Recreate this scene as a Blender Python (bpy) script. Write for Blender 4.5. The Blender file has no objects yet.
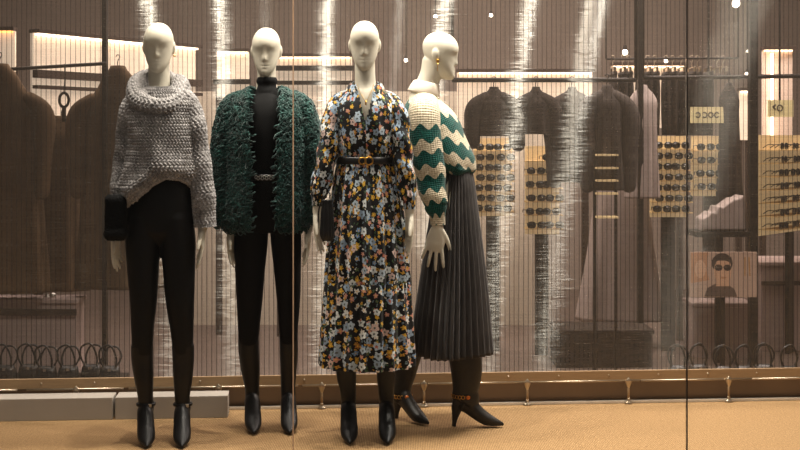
import bpy, bmesh, math, random
import numpy as np
from mathutils import Vector, Matrix
random.seed(7); np.random.seed(7)
SC = bpy.context.scene
COL = SC.collection
PI = math.pi
F = 1280.0; ZC = 1.334; HX, HY = 400.0, 140.0      # focal length in px, camera height, horizon

def W(px, py, Y):
    return np.array([(px - HX) / F * Y, Y, ZC - (py - HY) / F * Y])
def WX(px, Y): return (px - HX) / F * Y
def WZ(py, Y): return ZC - (py - HY) / F * Y
PHI = math.atan(.08)
def wall_y(x, off=0.0): return 6.395 + .08 * x + off

def lin(c):
    return tuple(((v/255)/12.92 if v/255 <= .04045 else ((v/255 + .055)/1.055)**2.4) for v in c) + (1.0,)

# ---------------------------------------------------------------- materials
class NT:
    def __init__(s, name):
        s.m = bpy.data.materials.new(name); s.m.use_nodes = True
        s.t = s.m.node_tree; s.t.nodes.clear()
        s.out = s.n('ShaderNodeOutputMaterial')
    def n(s, typ, **kw):
        nd = s.t.nodes.new(typ)
        for k, v in kw.items(): setattr(nd, k, v)
        return nd
    def l(s, a, b): s.t.links.new(a, b)
    def setin(s, sock, v):
        if isinstance(v, bpy.types.NodeSocket): s.l(v, sock)
        elif v is not None: sock.default_value = v
    def math(s, op, a, b=None, c=None, clamp=False):
        nd = s.n('ShaderNodeMath', operation=op, use_clamp=clamp)
        s.setin(nd.inputs[0], a); s.setin(nd.inputs[1], b); s.setin(nd.inputs[2], c)
        return nd.outputs[0]
    def vmath(s, op, a, b=None):
        nd = s.n('ShaderNodeVectorMath', operation=op)
        s.setin(nd.inputs[0], a); s.setin(nd.inputs[1], b)
        return nd
    def mix(s, fac, a, b):
        nd = s.n('ShaderNodeMix', data_type='RGBA')
        s.setin(nd.inputs[0], fac); s.setin(nd.inputs[6], a); s.setin(nd.inputs[7], b)
        return nd.outputs[2]
    def ramp(s, fac, stops, interp='LINEAR'):
        nd = s.n('ShaderNodeValToRGB'); cr = nd.color_ramp; cr.interpolation = interp
        while len(cr.elements) < len(stops): cr.elements.new(.5)
        for e, (p, c) in zip(cr.elements, stops): e.position = p; e.color = c
        s.l(fac, nd.inputs[0]); return nd.outputs[0]
    def noise(s, vec, scale, detail=3, rough=.55):
        nd = s.n('ShaderNodeTexNoise'); nd.inputs['Scale'].default_value = scale
        nd.inputs['Detail'].default_value = detail; nd.inputs['Roughness'].default_value = rough
        if vec is not None: s.l(vec, nd.inputs['Vector'])
        return nd.outputs['Fac']
    def scalev(s, vec, v):
        nd = s.n('ShaderNodeVectorMath', operation='MULTIPLY'); s.l(vec, nd.inputs[0]); nd.inputs[1].default_value = v
        return nd.outputs[0]
    def coord(s, k='Object'):
        return s.n('ShaderNodeTexCoord').outputs[k]
    def bsdf(s, col, rough=.6, metal=0, spec=.5, sheen=0, bump=None, bump_d=.002, bump_s=1, **kw):
        b = s.n('ShaderNodeBsdfPrincipled')
        s.setin(b.inputs['Base Color'], col); s.setin(b.inputs['Roughness'], rough)
        b.inputs['Metallic'].default_value = metal; b.inputs['Specular IOR Level'].default_value = spec
        b.inputs['Sheen Weight'].default_value = sheen
        for k, v in kw.items(): s.setin(b.inputs[k.replace('_', ' ')], v)
        if bump is not None:
            bn = s.n('ShaderNodeBump'); bn.inputs['Distance'].default_value = bump_d; bn.inputs['Strength'].default_value = bump_s
            s.l(bump, bn.inputs['Height']); s.l(bn.outputs[0], b.inputs['Normal'])
        s.l(b.outputs[0], s.out.inputs[0]); return b

def simple(name, c, rough=.6, metal=0, spec=.5, var=.12, scale=30, bump=0, sheen=0, stretch=(1, 1, 1), **kw):
    t = NT(name); co = t.scalev(t.coord(), stretch)
    nz = t.noise(co, scale)
    k = lin(c)
    lo = tuple(v*(1-var) for v in k[:3]) + (1,); hi = tuple(min(1, v*(1+var)) for v in k[:3]) + (1,)
    col = t.ramp(nz, [(.3, lo), (.7, hi)])
    t.bsdf(col, rough, metal, spec, sheen, nz if bump else None, bump or .001, **kw)
    return t.m

def emis(name, c, s):
    t = NT(name); e = t.n('ShaderNodeEmission'); e.inputs[0].default_value = lin(c); e.inputs[1].default_value = s
    t.l(e.outputs[0], t.out.inputs[0]); return t.m

M = {}
M['skin'] = simple('mannequin_paint', (202, 195, 178), .62, spec=.22, var=.03, scale=6)
M['leather'] = simple('black_leather', (11, 10, 9), .42, spec=.32, var=.3, scale=60, bump=.0006)
M['leather_b'] = simple('dark_brown_leather', (32, 27, 20), .42, spec=.35, var=.3, scale=45, bump=.0006)
M['trouser'] = simple('black_trouser_cloth', (9, 8, 7), .55, spec=.22, var=.4, scale=70, bump=.0008)
M['trouser2'] = simple('charcoal_trouser_cloth', (13, 11, 10), .75, spec=.15, var=.4, scale=90, bump=.0006)
M['black_knit'] = simple('black_jersey', (9, 9, 9), .85, spec=.2, var=.3, scale=200, bump=.0006)
M['black_fur'] = simple('black_fur', (7, 7, 7), .8, spec=.2, var=.5, scale=150, bump=.003)
M['belt'] = simple('belt_leather', (10, 9, 8), .4, var=.3)
M['gold'] = simple('gold_metal', (200, 150, 70), .28, metal=1, var=.05)
M['silver'] = simple('silver_metal', (190, 186, 178), .3, metal=1, var=.05)
M['amber'] = simple('amber_stone', (205, 110, 25), .3, var=.2, scale=80)
M['bronze'] = simple('bronze_anodised_metal', (150, 124, 92), .42, metal=.35, var=.08, scale=12, stretch=(1, 1, 8))
M['chrome'] = simple('bright_steel', (186, 170, 148), .3, metal=.9, var=.05)
M['strip'] = simple('pale_aluminium_strip', (216, 206, 192), .4, metal=.2, var=.03)
M['kick'] = simple('dark_bronze_panel', (104, 84, 64), .38, metal=.25, var=.15, scale=3)
M['plinth'] = simple('grey_painted_board', (158, 150, 140), .55, spec=.3, var=.03, scale=9)
M['wall'] = simple('taupe_plaster', (132, 118, 108), .85, spec=.2, var=.06, scale=2)
M['partition'] = simple('pale_grey_plaster', (196, 184, 166), .8, spec=.2, var=.04, scale=3)
M['wall_dark'] = simple('dark_taupe_panel', (70, 56, 48), .8, spec=.2, var=.1, scale=3)
M['ceil'] = simple('ceiling_paint', (105, 92, 82), .9, spec=.1, var=.04, scale=2)
M['storefloor'] = simple('store_floor_stone', (92, 78, 70), .5, spec=.4, var=.12, scale=4)
M['white_panel'] = simple('white_wall_panel', (228, 205, 188), .8, spec=.2, var=.03, scale=4)
M['dark_metal'] = simple('dark_metal', (34, 27, 22), .5, metal=.4, var=.15)
M['brown_cloth'] = simple('brown_wool_cloth', (92, 72, 52), .9, spec=.15, var=.2, scale=6)
M['dark_cloth'] = simple('dark_wool_cloth', (52, 45, 41), .9, spec=.15, var=.25, scale=25)
M['grey_cloth'] = simple('grey_wool_cloth', (74, 67, 63), .9, spec=.15, var=.2, scale=25)
M['pale_cloth'] = simple('pale_pink_cloth', (164, 150, 144), .85, spec=.2, var=.06, scale=14)
M['cream_panel'] = simple('cream_display_board', (216, 182, 122), .7, spec=.2, var=.04, scale=6)
M['cream_card'] = simple('cream_card', (206, 190, 150), .8, spec=.2, var=.03)
M['counter'] = simple('pale_pink_counter', (172, 152, 146), .6, spec=.3, var=.05, scale=5)
M['lens'] = simple('dark_lens', (16, 13, 11), .18, spec=.6, var=.1)
M['frame'] = simple('dark_frame', (26, 18, 13), .3, spec=.5, var=.3)
M['led'] = emis('warm_white_led', (255, 226, 196), 7)
M['lamp'] = emis('lamp_glow', (255, 240, 220), 25)
M['print_dark'] = simple('print_ink', (92, 80, 66), .8, var=.05)
M['poster_bg'] = simple('poster_paper', (206, 176, 156), .7, var=.1, scale=5)
M['poster_left'] = simple('poster_warm_print', (206, 152, 112), .7, var=.2, scale=9)
M['poster_skin'] = simple('poster_skin_print', (232, 186, 152), .7, var=.08, scale=12)
M['poster_hair'] = simple('poster_hair_print', (66, 50, 41), .7, var=.3, scale=20)
M['poster_coat'] = simple('poster_coat_print', (104, 84, 74), .7, var=.2, scale=8)
M['poster_gold'] = simple('poster_gold_print', (190, 140, 76), .7, var=.1)
def silicone(name, c):
    t = NT(name); d = t.n('ShaderNodeBsdfTranslucent'); d.inputs[0].default_value = lin(c); e = t.n('ShaderNodeBsdfDiffuse'); e.inputs[0].default_value = lin(c)
    m = t.n('ShaderNodeMixShader'); m.inputs[0].default_value = .3; t.l(d.outputs[0], m.inputs[1]); t.l(e.outputs[0], m.inputs[2]); t.l(m.outputs[0], t.out.inputs[0]); return t.m
M['joint_light'] = silicone('silicone_joint_pale', (225, 205, 185))
M['joint_dark'] = simple('silicone_joint_dark', (40, 30, 24), .4, var=.05)
M['bag'] = simple('black_bag_leather', (15, 13, 12), .4, spec=.5, var=.3, scale=40)

def carpet():
    t = NT('woven_sisal_carpet'); co = t.coord()
    w1 = t.n('ShaderNodeTexWave', wave_type='BANDS', bands_direction='X'); w1.inputs['Scale'].default_value = 42; w1.inputs['Distortion'].default_value = 1.5
    w2 = t.n('ShaderNodeTexWave', wave_type='BANDS', bands_direction='Y'); w2.inputs['Scale'].default_value = 30; w2.inputs['Distortion'].default_value = 1.5
    t.l(co, w1.inputs[0]); t.l(co, w2.inputs[0])
    h = t.math('MULTIPLY', w1.outputs['Fac'], w2.outputs['Fac'])
    n1 = t.noise(co, 90, 2); n2 = t.noise(co, 3, 2)
    f = t.math('ADD', t.math('MULTIPLY', h, .55), t.math('MULTIPLY', n1, .5))
    c = t.ramp(f, [(.2, lin((118, 92, 62))), (.5, lin((168, 136, 96))), (.85, lin((206, 174, 130)))])
    c = t.mix(t.math('MULTIPLY', n2, .25), c, lin((148, 116, 78)))
    t.bsdf(c, .95, spec=.1, bump=f, bump_d=.003)
    return t.m
M['carpet'] = carpet()

def knit_mat(name, c1, c2):
    t = NT(name); co = t.coord()
    n = t.noise(co, 160, 3, .7); n2 = t.noise(co, 22, 2)
    f = t.math('ADD', t.math('MULTIPLY', n, .65), t.math('MULTIPLY', n2, .35))
    c = t.ramp(f, [(.36, lin(c1)), (.64, lin(c2))])
    t.bsdf(c, .95, spec=.1, sheen=.15, bump=n, bump_d=.003)
    return t.m
M['grey_knit'] = knit_mat('grey_melange_yarn', (92, 89, 88), (184, 180, 178))

def fur_mat():
    t = NT('green_shaggy_yarn'); co = t.coord()
    n = t.noise(co, 120, 2); n2 = t.noise(co, 18, 2)
    f = t.math('ADD', t.math('MULTIPLY', n, .5), t.math('MULTIPLY', n2, .5))
    c = t.ramp(f, [(.35, lin((3, 30, 27))), (.55, lin((6, 56, 50))), (.72, lin((16, 84, 75)))])
    t.bsdf(c, .7, spec=.25, sheen=.2); return t.m
M['green_fur'] = fur_mat()

def zigzag_mat():
    t = NT('cream_zigzag_knit'); uv = t.n('ShaderNodeUVMap'); uv.uv_map = 'UVMap'
    sp = t.n('ShaderNodeSeparateXYZ'); t.l(uv.outputs[0], sp.inputs[0])
    u, v = sp.outputs[0], sp.outputs[1]
    tri = t.math('SINE', t.math('MULTIPLY', u, 2*PI/.066))
    vv = t.math('SUBTRACT', v, t.math('MULTIPLY', tri, .0125))
    fr = t.math('FRACT', t.math('DIVIDE', t.math('SUBTRACT', vv, .152), .113))
    band = t.math('LESS_THAN', fr, .56)
    start = t.math('GREATER_THAN', vv, .14)
    band = t.math('MULTIPLY', band, start)
    # knit rows
    row = t.math('SINE', t.math('MULTIPLY', v, 2*PI/.009)); colm = t.math('SINE', t.math('MULTIPLY', u, 2*PI/.011))
    h = t.math('ADD', row, colm)
    n = t.noise(t.coord(), 90, 2)
    cream = t.ramp(n, [(.3, lin((178, 164, 138))), (.7, lin((216, 204, 178)))])
    green = t.ramp(n, [(.3, lin((0, 52, 48))), (.7, lin((4, 86, 76)))])
    t.bsdf(t.mix(band, cream, green), .9, spec=.15, sheen=.2, bump=h, bump_d=.0016, bump_s=.6)
    return t.m
M['zigzag'] = zigzag_mat()

def floral_mat():
    t = NT('floral_print_fabric'); uv = t.n('ShaderNodeUVMap'); uv.uv_map = 'UVMap'
    base = lin((12, 11, 13)); col = base
    jit = t.n('ShaderNodeTexNoise'); jit.inputs['Scale'].default_value = 60; t.l(uv.outputs[0], jit.inputs['Vector'])
    jv = t.vmath('SCALE', t.vmath('SUBTRACT', jit.outputs['Color'], (.5, .5, .5)).outputs[0]); jv.inputs['Scale'].default_value = .011
    uvj = t.vmath('ADD', uv.outputs[0], jv.outputs[0]).outputs[0]
    def layer(col, cell, off, thr, size, npet, amp, stops, centre):
        p = t.vmath('ADD', t.scalev(uvj, (1/cell, 1/cell, 0)), (off, off*1.7, 0)).outputs[0]
        v = t.n('ShaderNodeTexVoronoi', voronoi_dimensions='2D'); v.inputs['Scale'].default_value = 1; v.inputs['Randomness'].default_value = .85
        t.l(p, v.inputs['Vector'])
        d = t.vmath('SUBTRACT', p, v.outputs['Position']).outputs[0]
        s = t.n('ShaderNodeSeparateXYZ'); t.l(d, s.inputs[0])
        rc = t.n('ShaderNodeSeparateColor'); t.l(v.outputs['Color'], rc.inputs[0])
        ang = t.math('ARCTAN2', s.outputs[1], s.outputs[0])
        pet = t.math('COSINE', t.math('ADD', t.math('MULTIPLY', ang, npet), t.math('MULTIPLY', rc.outputs[2], 6)))
        sz = t.math('MULTIPLY', t.math('ADD', t.math('MULTIPLY', rc.outputs[1], .3), .8), size)
        r = t.math('MULTIPLY', sz, t.math('ADD', t.math('MULTIPLY', pet, amp), 1-amp))
        dist = v.outputs['Distance']
        mk = t.math('MULTIPLY', t.math('LESS_THAN', dist, r), t.math('LESS_THAN', rc.outputs[0], thr))
        pc = t.ramp(t.math('FRACT', t.math('MULTIPLY', rc.outputs[1], 7.13)), stops, 'CONSTANT')
        shade = t.math('MULTIPLY', t.math('LESS_THAN', t.math('ABSOLUTE', pet), .22), t.math('GREATER_THAN', dist, t.math('MULTIPLY', sz, .25)))
        pc = t.mix(t.math('MULTIPLY', shade, .55), pc, lin((70, 84, 110)))
        ce = t.math('LESS_THAN', dist, t.math('MULTIPLY', sz, .24))
        pc = t.mix(ce, pc, centre)
        return t.mix(mk, col, pc)
    L = lin
    col = layer(col, .016, 3.1, .40, .40, 2, .3, [(0, L((62, 92, 48))), (.35, L((196, 146, 36))), (.55, L((110, 130, 140))), (.8, L((220, 214, 200)))], L((30, 50, 30)))
    col = layer(col, .030, 7.7, .46, .43, 5, .18, [(0, L((204, 160, 40))), (.30, L((200, 140, 122))), (.55, L((222, 216, 206))), (.75, L((180, 120, 40))), (.86, L((120, 150, 186)))], L((226, 184, 70)))
    col = layer(col, .043, 1.3, .66, .46, 5, .15, [(0, L((172, 188, 200))), (.4, L((218, 224, 224))), (.66, L((142, 162, 182))), (.9, L((216, 190, 180)))], L((90, 96, 96)))
    col = layer(col, .022, 11.9, .26, .40, 4, .25, [(0, L((222, 174, 50))), (.4, L((78, 104, 60))), (.65, L((190, 104, 80))), (.85, L((200, 148, 40)))], L((120, 70, 20)))
    t.bsdf(col, .75, spec=.25, sheen=.1)
    return t.m
M['floral'] = floral_mat()

def pleat_mat():
    t = NT('charcoal_pleated_cloth'); co = t.coord(); n = t.noise(t.scalev(co, (1, 1, .05)), 120, 2)
    c = t.ramp(n, [(.3, lin((34, 30, 28))), (.7, lin((60, 54, 51)))])
    t.bsdf(c, .7, spec=.3, sheen=.15); return t.m
M['pleat'] = pleat_mat()

def glass_mat():
    t = NT('clear_glass'); tr = t.n('ShaderNodeBsdfTransparent'); tr.inputs[0].default_value = (.985, .975, .96, 1)
    g = t.n('ShaderNodeBsdfGlossy'); g.inputs['Roughness'].default_value = .02
    f = t.n('ShaderNodeFresnel'); f.inputs[0].default_value = 1.45
    mx = t.n('ShaderNodeMixShader'); t.l(t.math('MULTIPLY', f.outputs[0], .3), mx.inputs[0]); t.l(tr.outputs[0], mx.inputs[1]); t.l(g.outputs[0], mx.inputs[2])
    t.l(mx.outputs[0], t.out.inputs[0]); return t.m
M['glass'] = glass_mat()

def mesh_mat():
    """woven wire cloth: fine horizontal wires (they stretch a lamp's reflection into a vertical streak) on vertical cables"""
    t = NT('woven_metal_mesh'); uv = t.n('ShaderNodeUVMap'); uv.uv_map = 'UVMap'
    sp = t.n('ShaderNodeSeparateXYZ'); t.l(uv.outputs[0], sp.inputs[0]); u, v = sp.outputs[0], sp.outputs[1]
    un = t.noise(t.scalev(uv.outputs[0], (9, .6, 1)), 1, 3)
    uj = t.math('ADD', u, t.math('MULTIPLY', t.math('SUBTRACT', un, .5), .012))
    fr = t.math('ABSOLUTE', t.math('SUBTRACT', t.math('FRACT', t.math('DIVIDE', uj, .0236)), .5))
    cable = t.math('LESS_THAN', fr, .075)
    rows = t.noise(t.scalev(uv.outputs[0], (3, 240, 1)), 1, 2, .6)
    rows2 = t.noise(t.scalev(uv.outputs[0], (8, 300, 1)), 1, 1, .5)
    cols = t.noise(t.scalev(uv.outputs[0], (60, 1.2, 1)), 1, 2, .6)
    a = t.math('ADD', .16, t.math('MULTIPLY', rows, .30)); a = t.math('ADD', a, t.math('MULTIPLY', t.math('SUBTRACT', cols, .5), .25), clamp=True)
    alpha = t.math('MAXIMUM', a, t.math('MULTIPLY', cable, .78))
    low = t.noise(t.scalev(uv.outputs[0], (1.5, .5, 1)), 1, 2)
    low2 = t.noise(t.scalev(uv.outputs[0], (14, 6, 1)), 1, 3)
    tilt = t.math('ADD', t.math('MULTIPLY', t.math('SUBTRACT', rows2, .5), .035), t.math('MULTIPLY', t.math('SUBTRACT', low2, .5), .03))
    cu, su = math.cos(PHI), math.sin(PHI)
    # tangent along the wires, wobbling from wire to wire
    tz = t.math('MULTIPLY', t.math('SUBTRACT', rows, .5), .12)
    tc = t.n('ShaderNodeCombineXYZ'); tc.inputs[0].default_value = cu; tc.inputs[1].default_value = su; t.l(tz, tc.inputs[2])
    nc = t.n('ShaderNodeCombineXYZ')
    t.l(t.math('ADD', su, t.math('MULTIPLY', tilt, cu)), nc.inputs[0]); nc.inputs[1].default_value = -cu; nc.inputs[2].default_value = 0
    nn = t.vmath('NORMALIZE', nc.outputs[0]).outputs[0]; tn = t.vmath('NORMALIZE', tc.outputs[0]).outputs[0]
    g = t.n('ShaderNodeBsdfAnisotropic') if hasattr(bpy.types, 'ShaderNodeBsdfAnisotropic') else t.n('ShaderNodeBsdfGlossy')
    gc = t.ramp(rows2, [(.34, lin((120, 116, 108))), (.66, lin((255, 254, 246)))])
    t.l(gc, g.inputs['Color']); g.inputs['Roughness'].default_value = .40; g.inputs['Anisotropy'].default_value = .945
    t.l(nn, g.inputs['Normal']); t.l(tn, g.inputs['Tangent'])
    d = t.n('ShaderNodeBsdfDiffuse'); t.l(t.mix(cable, lin((114, 104, 95)), lin((64, 56, 50))), d.inputs[0])
    mg = t.n('ShaderNodeMixShader'); t.l(t.math('SUBTRACT', .5, t.math('MULTIPLY', cable, .42)), mg.inputs[0]); t.l(d.outputs[0], mg.inputs[1]); t.l(g.outputs[0], mg.inputs[2])
    tr = t.n('ShaderNodeBsdfTransparent')
    mx = t.n('ShaderNodeMixShader'); t.l(alpha, mx.inputs[0]); t.l(tr.outputs[0], mx.inputs[1]); t.l(mg.outputs[0], mx.inputs[2])
    t.l(mx.outputs[0], t.out.inputs[0]); return t.m
M['mesh'] = mesh_mat()

# ---------------------------------------------------------------- geometry helpers
class MB:
    def __init__(s): s.v = []; s.f = []; s.uv = []; s.n = 0
    def add(s, verts, faces, uvs=None):
        verts = np.asarray(verts, float).reshape(-1, 3)
        s.v.append(verts)
        for i, f in enumerate(faces):
            s.f.append([k + s.n for k in f])
            s.uv.append(uvs[i] if uvs is not None else [(0, 0)] * len(f))
        s.n += len(verts); return s
    def merge(s, o):
        for v in o.v: pass
        s.add(np.concatenate(o.v), o.f, o.uv); return s
    def box(s, c, d, rot=0):
        x, y, z = d[0]/2, d[1]/2, d[2]/2
        v = np.array([[sx*x, sy*y, sz*z] for sz in (-1, 1) for sy in (-1, 1) for sx in (-1, 1)])
        if rot:
            cr, sr = math.cos(rot), math.sin(rot); v = np.stack([v[:, 0]*cr - v[:, 1]*sr, v[:, 0]*sr + v[:, 1]*cr, v[:, 2]], 1)
        return s.add(v + np.array(c), [(0, 2, 3, 1), (4, 5, 7, 6), (0, 1, 5, 4), (2, 6, 7, 3), (0, 4, 6, 2), (1, 3, 7, 5)])
    def grid(s, P, closed=True, caps=False, uv=None, keep=None, flip=False):
        n, m = P.shape[:2]; fs = []; us = []
        mm = m if closed else m - 1
        for i in range(n - 1):
            for j in range(mm):
                if keep is not None and not keep(i, j): continue
                k = (j + 1) % m
                f = (i*m + j, i*m + k, (i+1)*m + k, (i+1)*m + j)
                if flip: f = f[::-1]
                fs.append(f)
                if uv is not None:
                    q = [uv[i, j], uv[i, j+1], uv[i+1, j+1], uv[i+1, j]]
                    us.append(q[::-1] if flip else q)
        if caps:
            a = tuple(range(m)); b = tuple((n-1)*m + q for q in range(m))
            fs += [a[::-1] if not flip else a, b if not flip else b[::-1]]
            if uv is not None: us += [[(0, 0)]*m]*2
        return s.add(P.reshape(-1, 3), fs, us if uv is not None else None)

ORG = {}
def make_obj(name, mb, mat, parent=None, smooth=True, loc=None, rotz=0, kind=None, bevel=0, thick=0, fixn=True):
    org = np.array(ORG[parent.name]) if parent is not None else np.array(loc if loc is not None else (0, 0, 0), float)
    me = bpy.data.meshes.new(name)
    v = np.concatenate(mb.v) - org
    me.from_pydata(v.tolist(), [], mb.f)
    ul = me.uv_layers.new(name='UVMap')
    flat = [c for f in mb.uv for p in f for c in p]
    ul.data.foreach_set('uv', flat)
    if smooth: me.polygons.foreach_set('use_smooth', [True]*len(me.polygons))
    if fixn:
        bm = bmesh.new(); bm.from_mesh(me); bmesh.ops.recalc_face_normals(bm, faces=bm.faces); bm.to_mesh(me); bm.free()
    me.materials.append(mat)
    o = bpy.data.objects.new(name, me); COL.objects.link(o)
    if parent is not None: o.parent = parent; ORG[o.name] = ORG[parent.name]
    else: o.location = org; ORG[o.name] = org
    if kind: o['kind'] = kind
    if thick:
        md = o.modifiers.new('thickness', 'SOLIDIFY'); md.thickness = thick; md.offset = -1
    if bevel:
        md = o.modifiers.new('bevel', 'BEVEL'); md.width = bevel; md.segments = 2; md.limit_method = 'ANGLE'
    return o
def remeshed(name, mb, mat, parent, voxel=.004, smooth=4):
    o = make_obj(name, mb, mat, parent)
    r = o.modifiers.new('r', 'REMESH'); r.mode = 'VOXEL'; r.voxel_size = voxel; r.use_smooth_shade = True
    if smooth:
        s = o.modifiers.new('s', 'SMOOTH'); s.iterations = smooth; s.factor = .5
    dg = bpy.context.evaluated_depsgraph_get(); dg.update()
    me = bpy.data.meshes.new_from_object(o.evaluated_get(dg))
    o.modifiers.clear(); old = o.data; o.data = me; bpy.data.meshes.remove(old)
    if not me.materials: me.materials.append(mat)
    me.polygons.foreach_set('use_smooth', [True]*len(me.polygons))
    return o
def thing(name, label, cat, loc, rotz=0, group=None):
    o = bpy.data.objects.new(name, None); COL.objects.link(o); o.location = loc; o.rotation_euler = (0, 0, rotz)
    o['label'] = label; o['category'] = cat
    if group: o['group'] = group
    ORG[o.name] = np.array(loc, float) if rotz == 0 else np.zeros(3)
    return o
def tag(o, label, cat, group=None):
    o['label'] = label; o['category'] = cat
    if group: o['group'] = group
    return o
def dup(root, loc, rotz=None, label=None, group=None):
    r = root.copy(); COL.objects.link(r); r.location = loc
    if rotz is not None: r.rotation_euler = (0, 0, rotz)
    if label: r['label'] = label
    if group: r['group'] = group
    for ch in list(root.children):
        c = ch.copy(); COL.objects.link(c); c.parent = r
        for g in list(ch.children):
            d = g.copy(); COL.objects.link(d); d.parent = c
    return r

def interp(tab, n, s=None):
    """Catmull-Rom through rows of tab, n samples"""
    tab = np.asarray(tab, float); k = len(tab)
    d = np.maximum(np.linalg.norm(np.diff(tab[:, :3], axis=0), axis=1), 1e-6)
    t = np.concatenate([[0], np.cumsum(d)]); x = np.linspace(0, t[-1], n) if s is None else s * t[-1]
    m = np.zeros_like(tab)
    for i in range(k):
        if i == 0: m[i] = (tab[1]-tab[0])/d[0]
        elif i == k-1: m[i] = (tab[-1]-tab[-2])/d[-1]
        else:
            m[i] = ((tab[i]-tab[i-1])/d[i-1]*d[i] + (tab[i+1]-tab[i])/d[i]*d[i-1])/(d[i]+d[i-1])
    out = np.zeros((len(x), tab.shape[1]))
    idx = np.clip(np.searchsorted(t, x, side='right')-1, 0, k-2)
    h = d[idx]; q = ((x - t[idx])/h)[:, None]; h = h[:, None]
    out = (2*q**3-3*q**2+1)*tab[idx] + (q**3-2*q**2+q)*h*m[idx] + (-2*q**3+3*q**2)*tab[idx+1] + (q**3-q**2)*h*m[idx+1]
    return out
def ring_uv(P, r):
    n, m = P.shape[:2]
    v = np.concatenate([[0], np.cumsum(np.linalg.norm(np.diff(P.mean(1), axis=0), axis=1))])
    u = np.linspace(0, 2*PI*r, m+1)
    return np.stack(np.meshgrid(u, v), -1)
def tube(pts, n=24, m=16, ref=(1, 0, 0), ends=True):
    """pts rows: x y z rx ry ; sweep with rx along ref. returns P"""
    S = interp(pts, n); c = S[:, :3]; t = np.gradient(c, axis=0); t /= np.linalg.norm(t, axis=1)[:, None]
    ref = np.array(ref, float); e1 = ref - (t@ref)[:, None]*t; e1 /= np.linalg.norm(e1, axis=1)[:, None]; e2 = np.cross(t, e1)
    a = np.linspace(0, 2*PI, m, endpoint=False)
    rx, ry = np.maximum(S[:, 3], 1e-4), np.maximum(S[:, 4], 1e-4)
    P = c[:, None] + (rx[:, None]*np.cos(a))[..., None]*e1[:, None] + (ry[:, None]*np.sin(a))[..., None]*e2[:, None]
    if ends:   # rounded ends
        def cap(i, sgn):
            r = min(rx[i], ry[i])
            out = []
            for q in (.5, .8, .97):
                k = math.sqrt(1-q*q); out.append(c[i] + (P[i]-c[i])*k + sgn*t[i]*r*q)
            return out
        a0 = cap(0, -1)[::-1]; b0 = cap(-1, 1)
        P = np.concatenate([np.array(a0), P, np.array(b0)])
    return P
def simple_tube(mb, pts, r, m=8, n=None, ref=None):
    pts = np.asarray(pts, float)
    d = pts[-1]-pts[0]
    if ref is None: ref = (1, 0, 0) if abs(d[0]) < .7*np.linalg.norm(d) else (0, 0, 1)
    T = np.concatenate([pts, np.full((len(pts), 2), r)], 1) if np.isscalar(r) else np.concatenate([pts, np.array(r)[:, None], np.array(r)[:, None]], 1)
    mb.grid(tube(T, n or max(2, len(pts)*4), m, ref, ends=False), caps=True); return mb
def zloft(tab, n, m, sexp=2.0, a0=0.0):
    """tab rows z cx cy rx ry -> rings; angle 0 = front (-Y), +90deg = +X"""
    T = np.asarray(tab, float)
    Q = np.concatenate([T[:, 1:3], T[:, :1], T[:, 3:]], 1)
    S = interp(Q, n)
    a = np.linspace(0, 2*PI, m, endpoint=False) + a0
    sa, ca = np.sin(a), np.cos(a)
    if sexp != 2:
        sa = np.sign(sa)*np.abs(sa)**(2/sexp); ca = np.sign(ca)*np.abs(ca)**(2/sexp)
    P = np.zeros((n, m, 3)); P[..., 0] = S[:, None, 0] + S[:, None, 3]*sa; P[..., 1] = S[:, None, 1] - S[:, None, 4]*ca; P[..., 2] = S[:, None, 2]
    return P, S, a
def pxtab(rows, Y, cy=None):
    """rows (py, xl, xr, ry[, dy]) in px at depth Y -> zloft rows"""
    out = []
    for r in rows:
        py, xl, xr, ry = r[:4]; dy = r[4] if len(r) > 4 else 0
        out.append((WZ(py, Y), WX((xl+xr)/2, Y), Y + dy, (xr-xl)/2/F*Y, ry))
    return out
def normals(P, closed=True):
    if closed: du = np.roll(P, -1, 1) - np.roll(P, 1, 1)
    else: du = np.gradient(P, axis=1)
    dv = np.gradient(P, axis=0); N = np.cross(du, dv); l = np.linalg.norm(N, axis=2, keepdims=True); N = N/np.maximum(l, 1e-9)
    c = P.mean((1), keepdims=True)
    sg = np.sign(((P-c)*N).sum(2).mean()); return N*(sg if sg != 0 else 1)
def lumps(u, v, cu=.019, cv=.0125):
    b = v/cv; row = np.floor(b); a = u/cu + .5*(row % 2) + .12*np.sin(row*1.7)
    fa = a-np.floor(a)-.5; fb = b-row-.5
    tl = fb + fa*1.0*np.where(row % 2 == 0, 1, -1)
    return np.clip(1-(2*fa)**2, 0, 1)**.5*np.clip(1-(1.9*tl)**2, 0, 1)**.5
def knit_grid(mb, P, uv, amp=.0065, cu=.019, cv=.0125, caps=False, flip=False):
    N = normals(P); h = lumps(uv[:, :-1, 0], uv[:, :-1, 1], cu, cv)
    mb.grid(P + N*(h*amp)[..., None], uv=uv, caps=caps, flip=flip)

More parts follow.
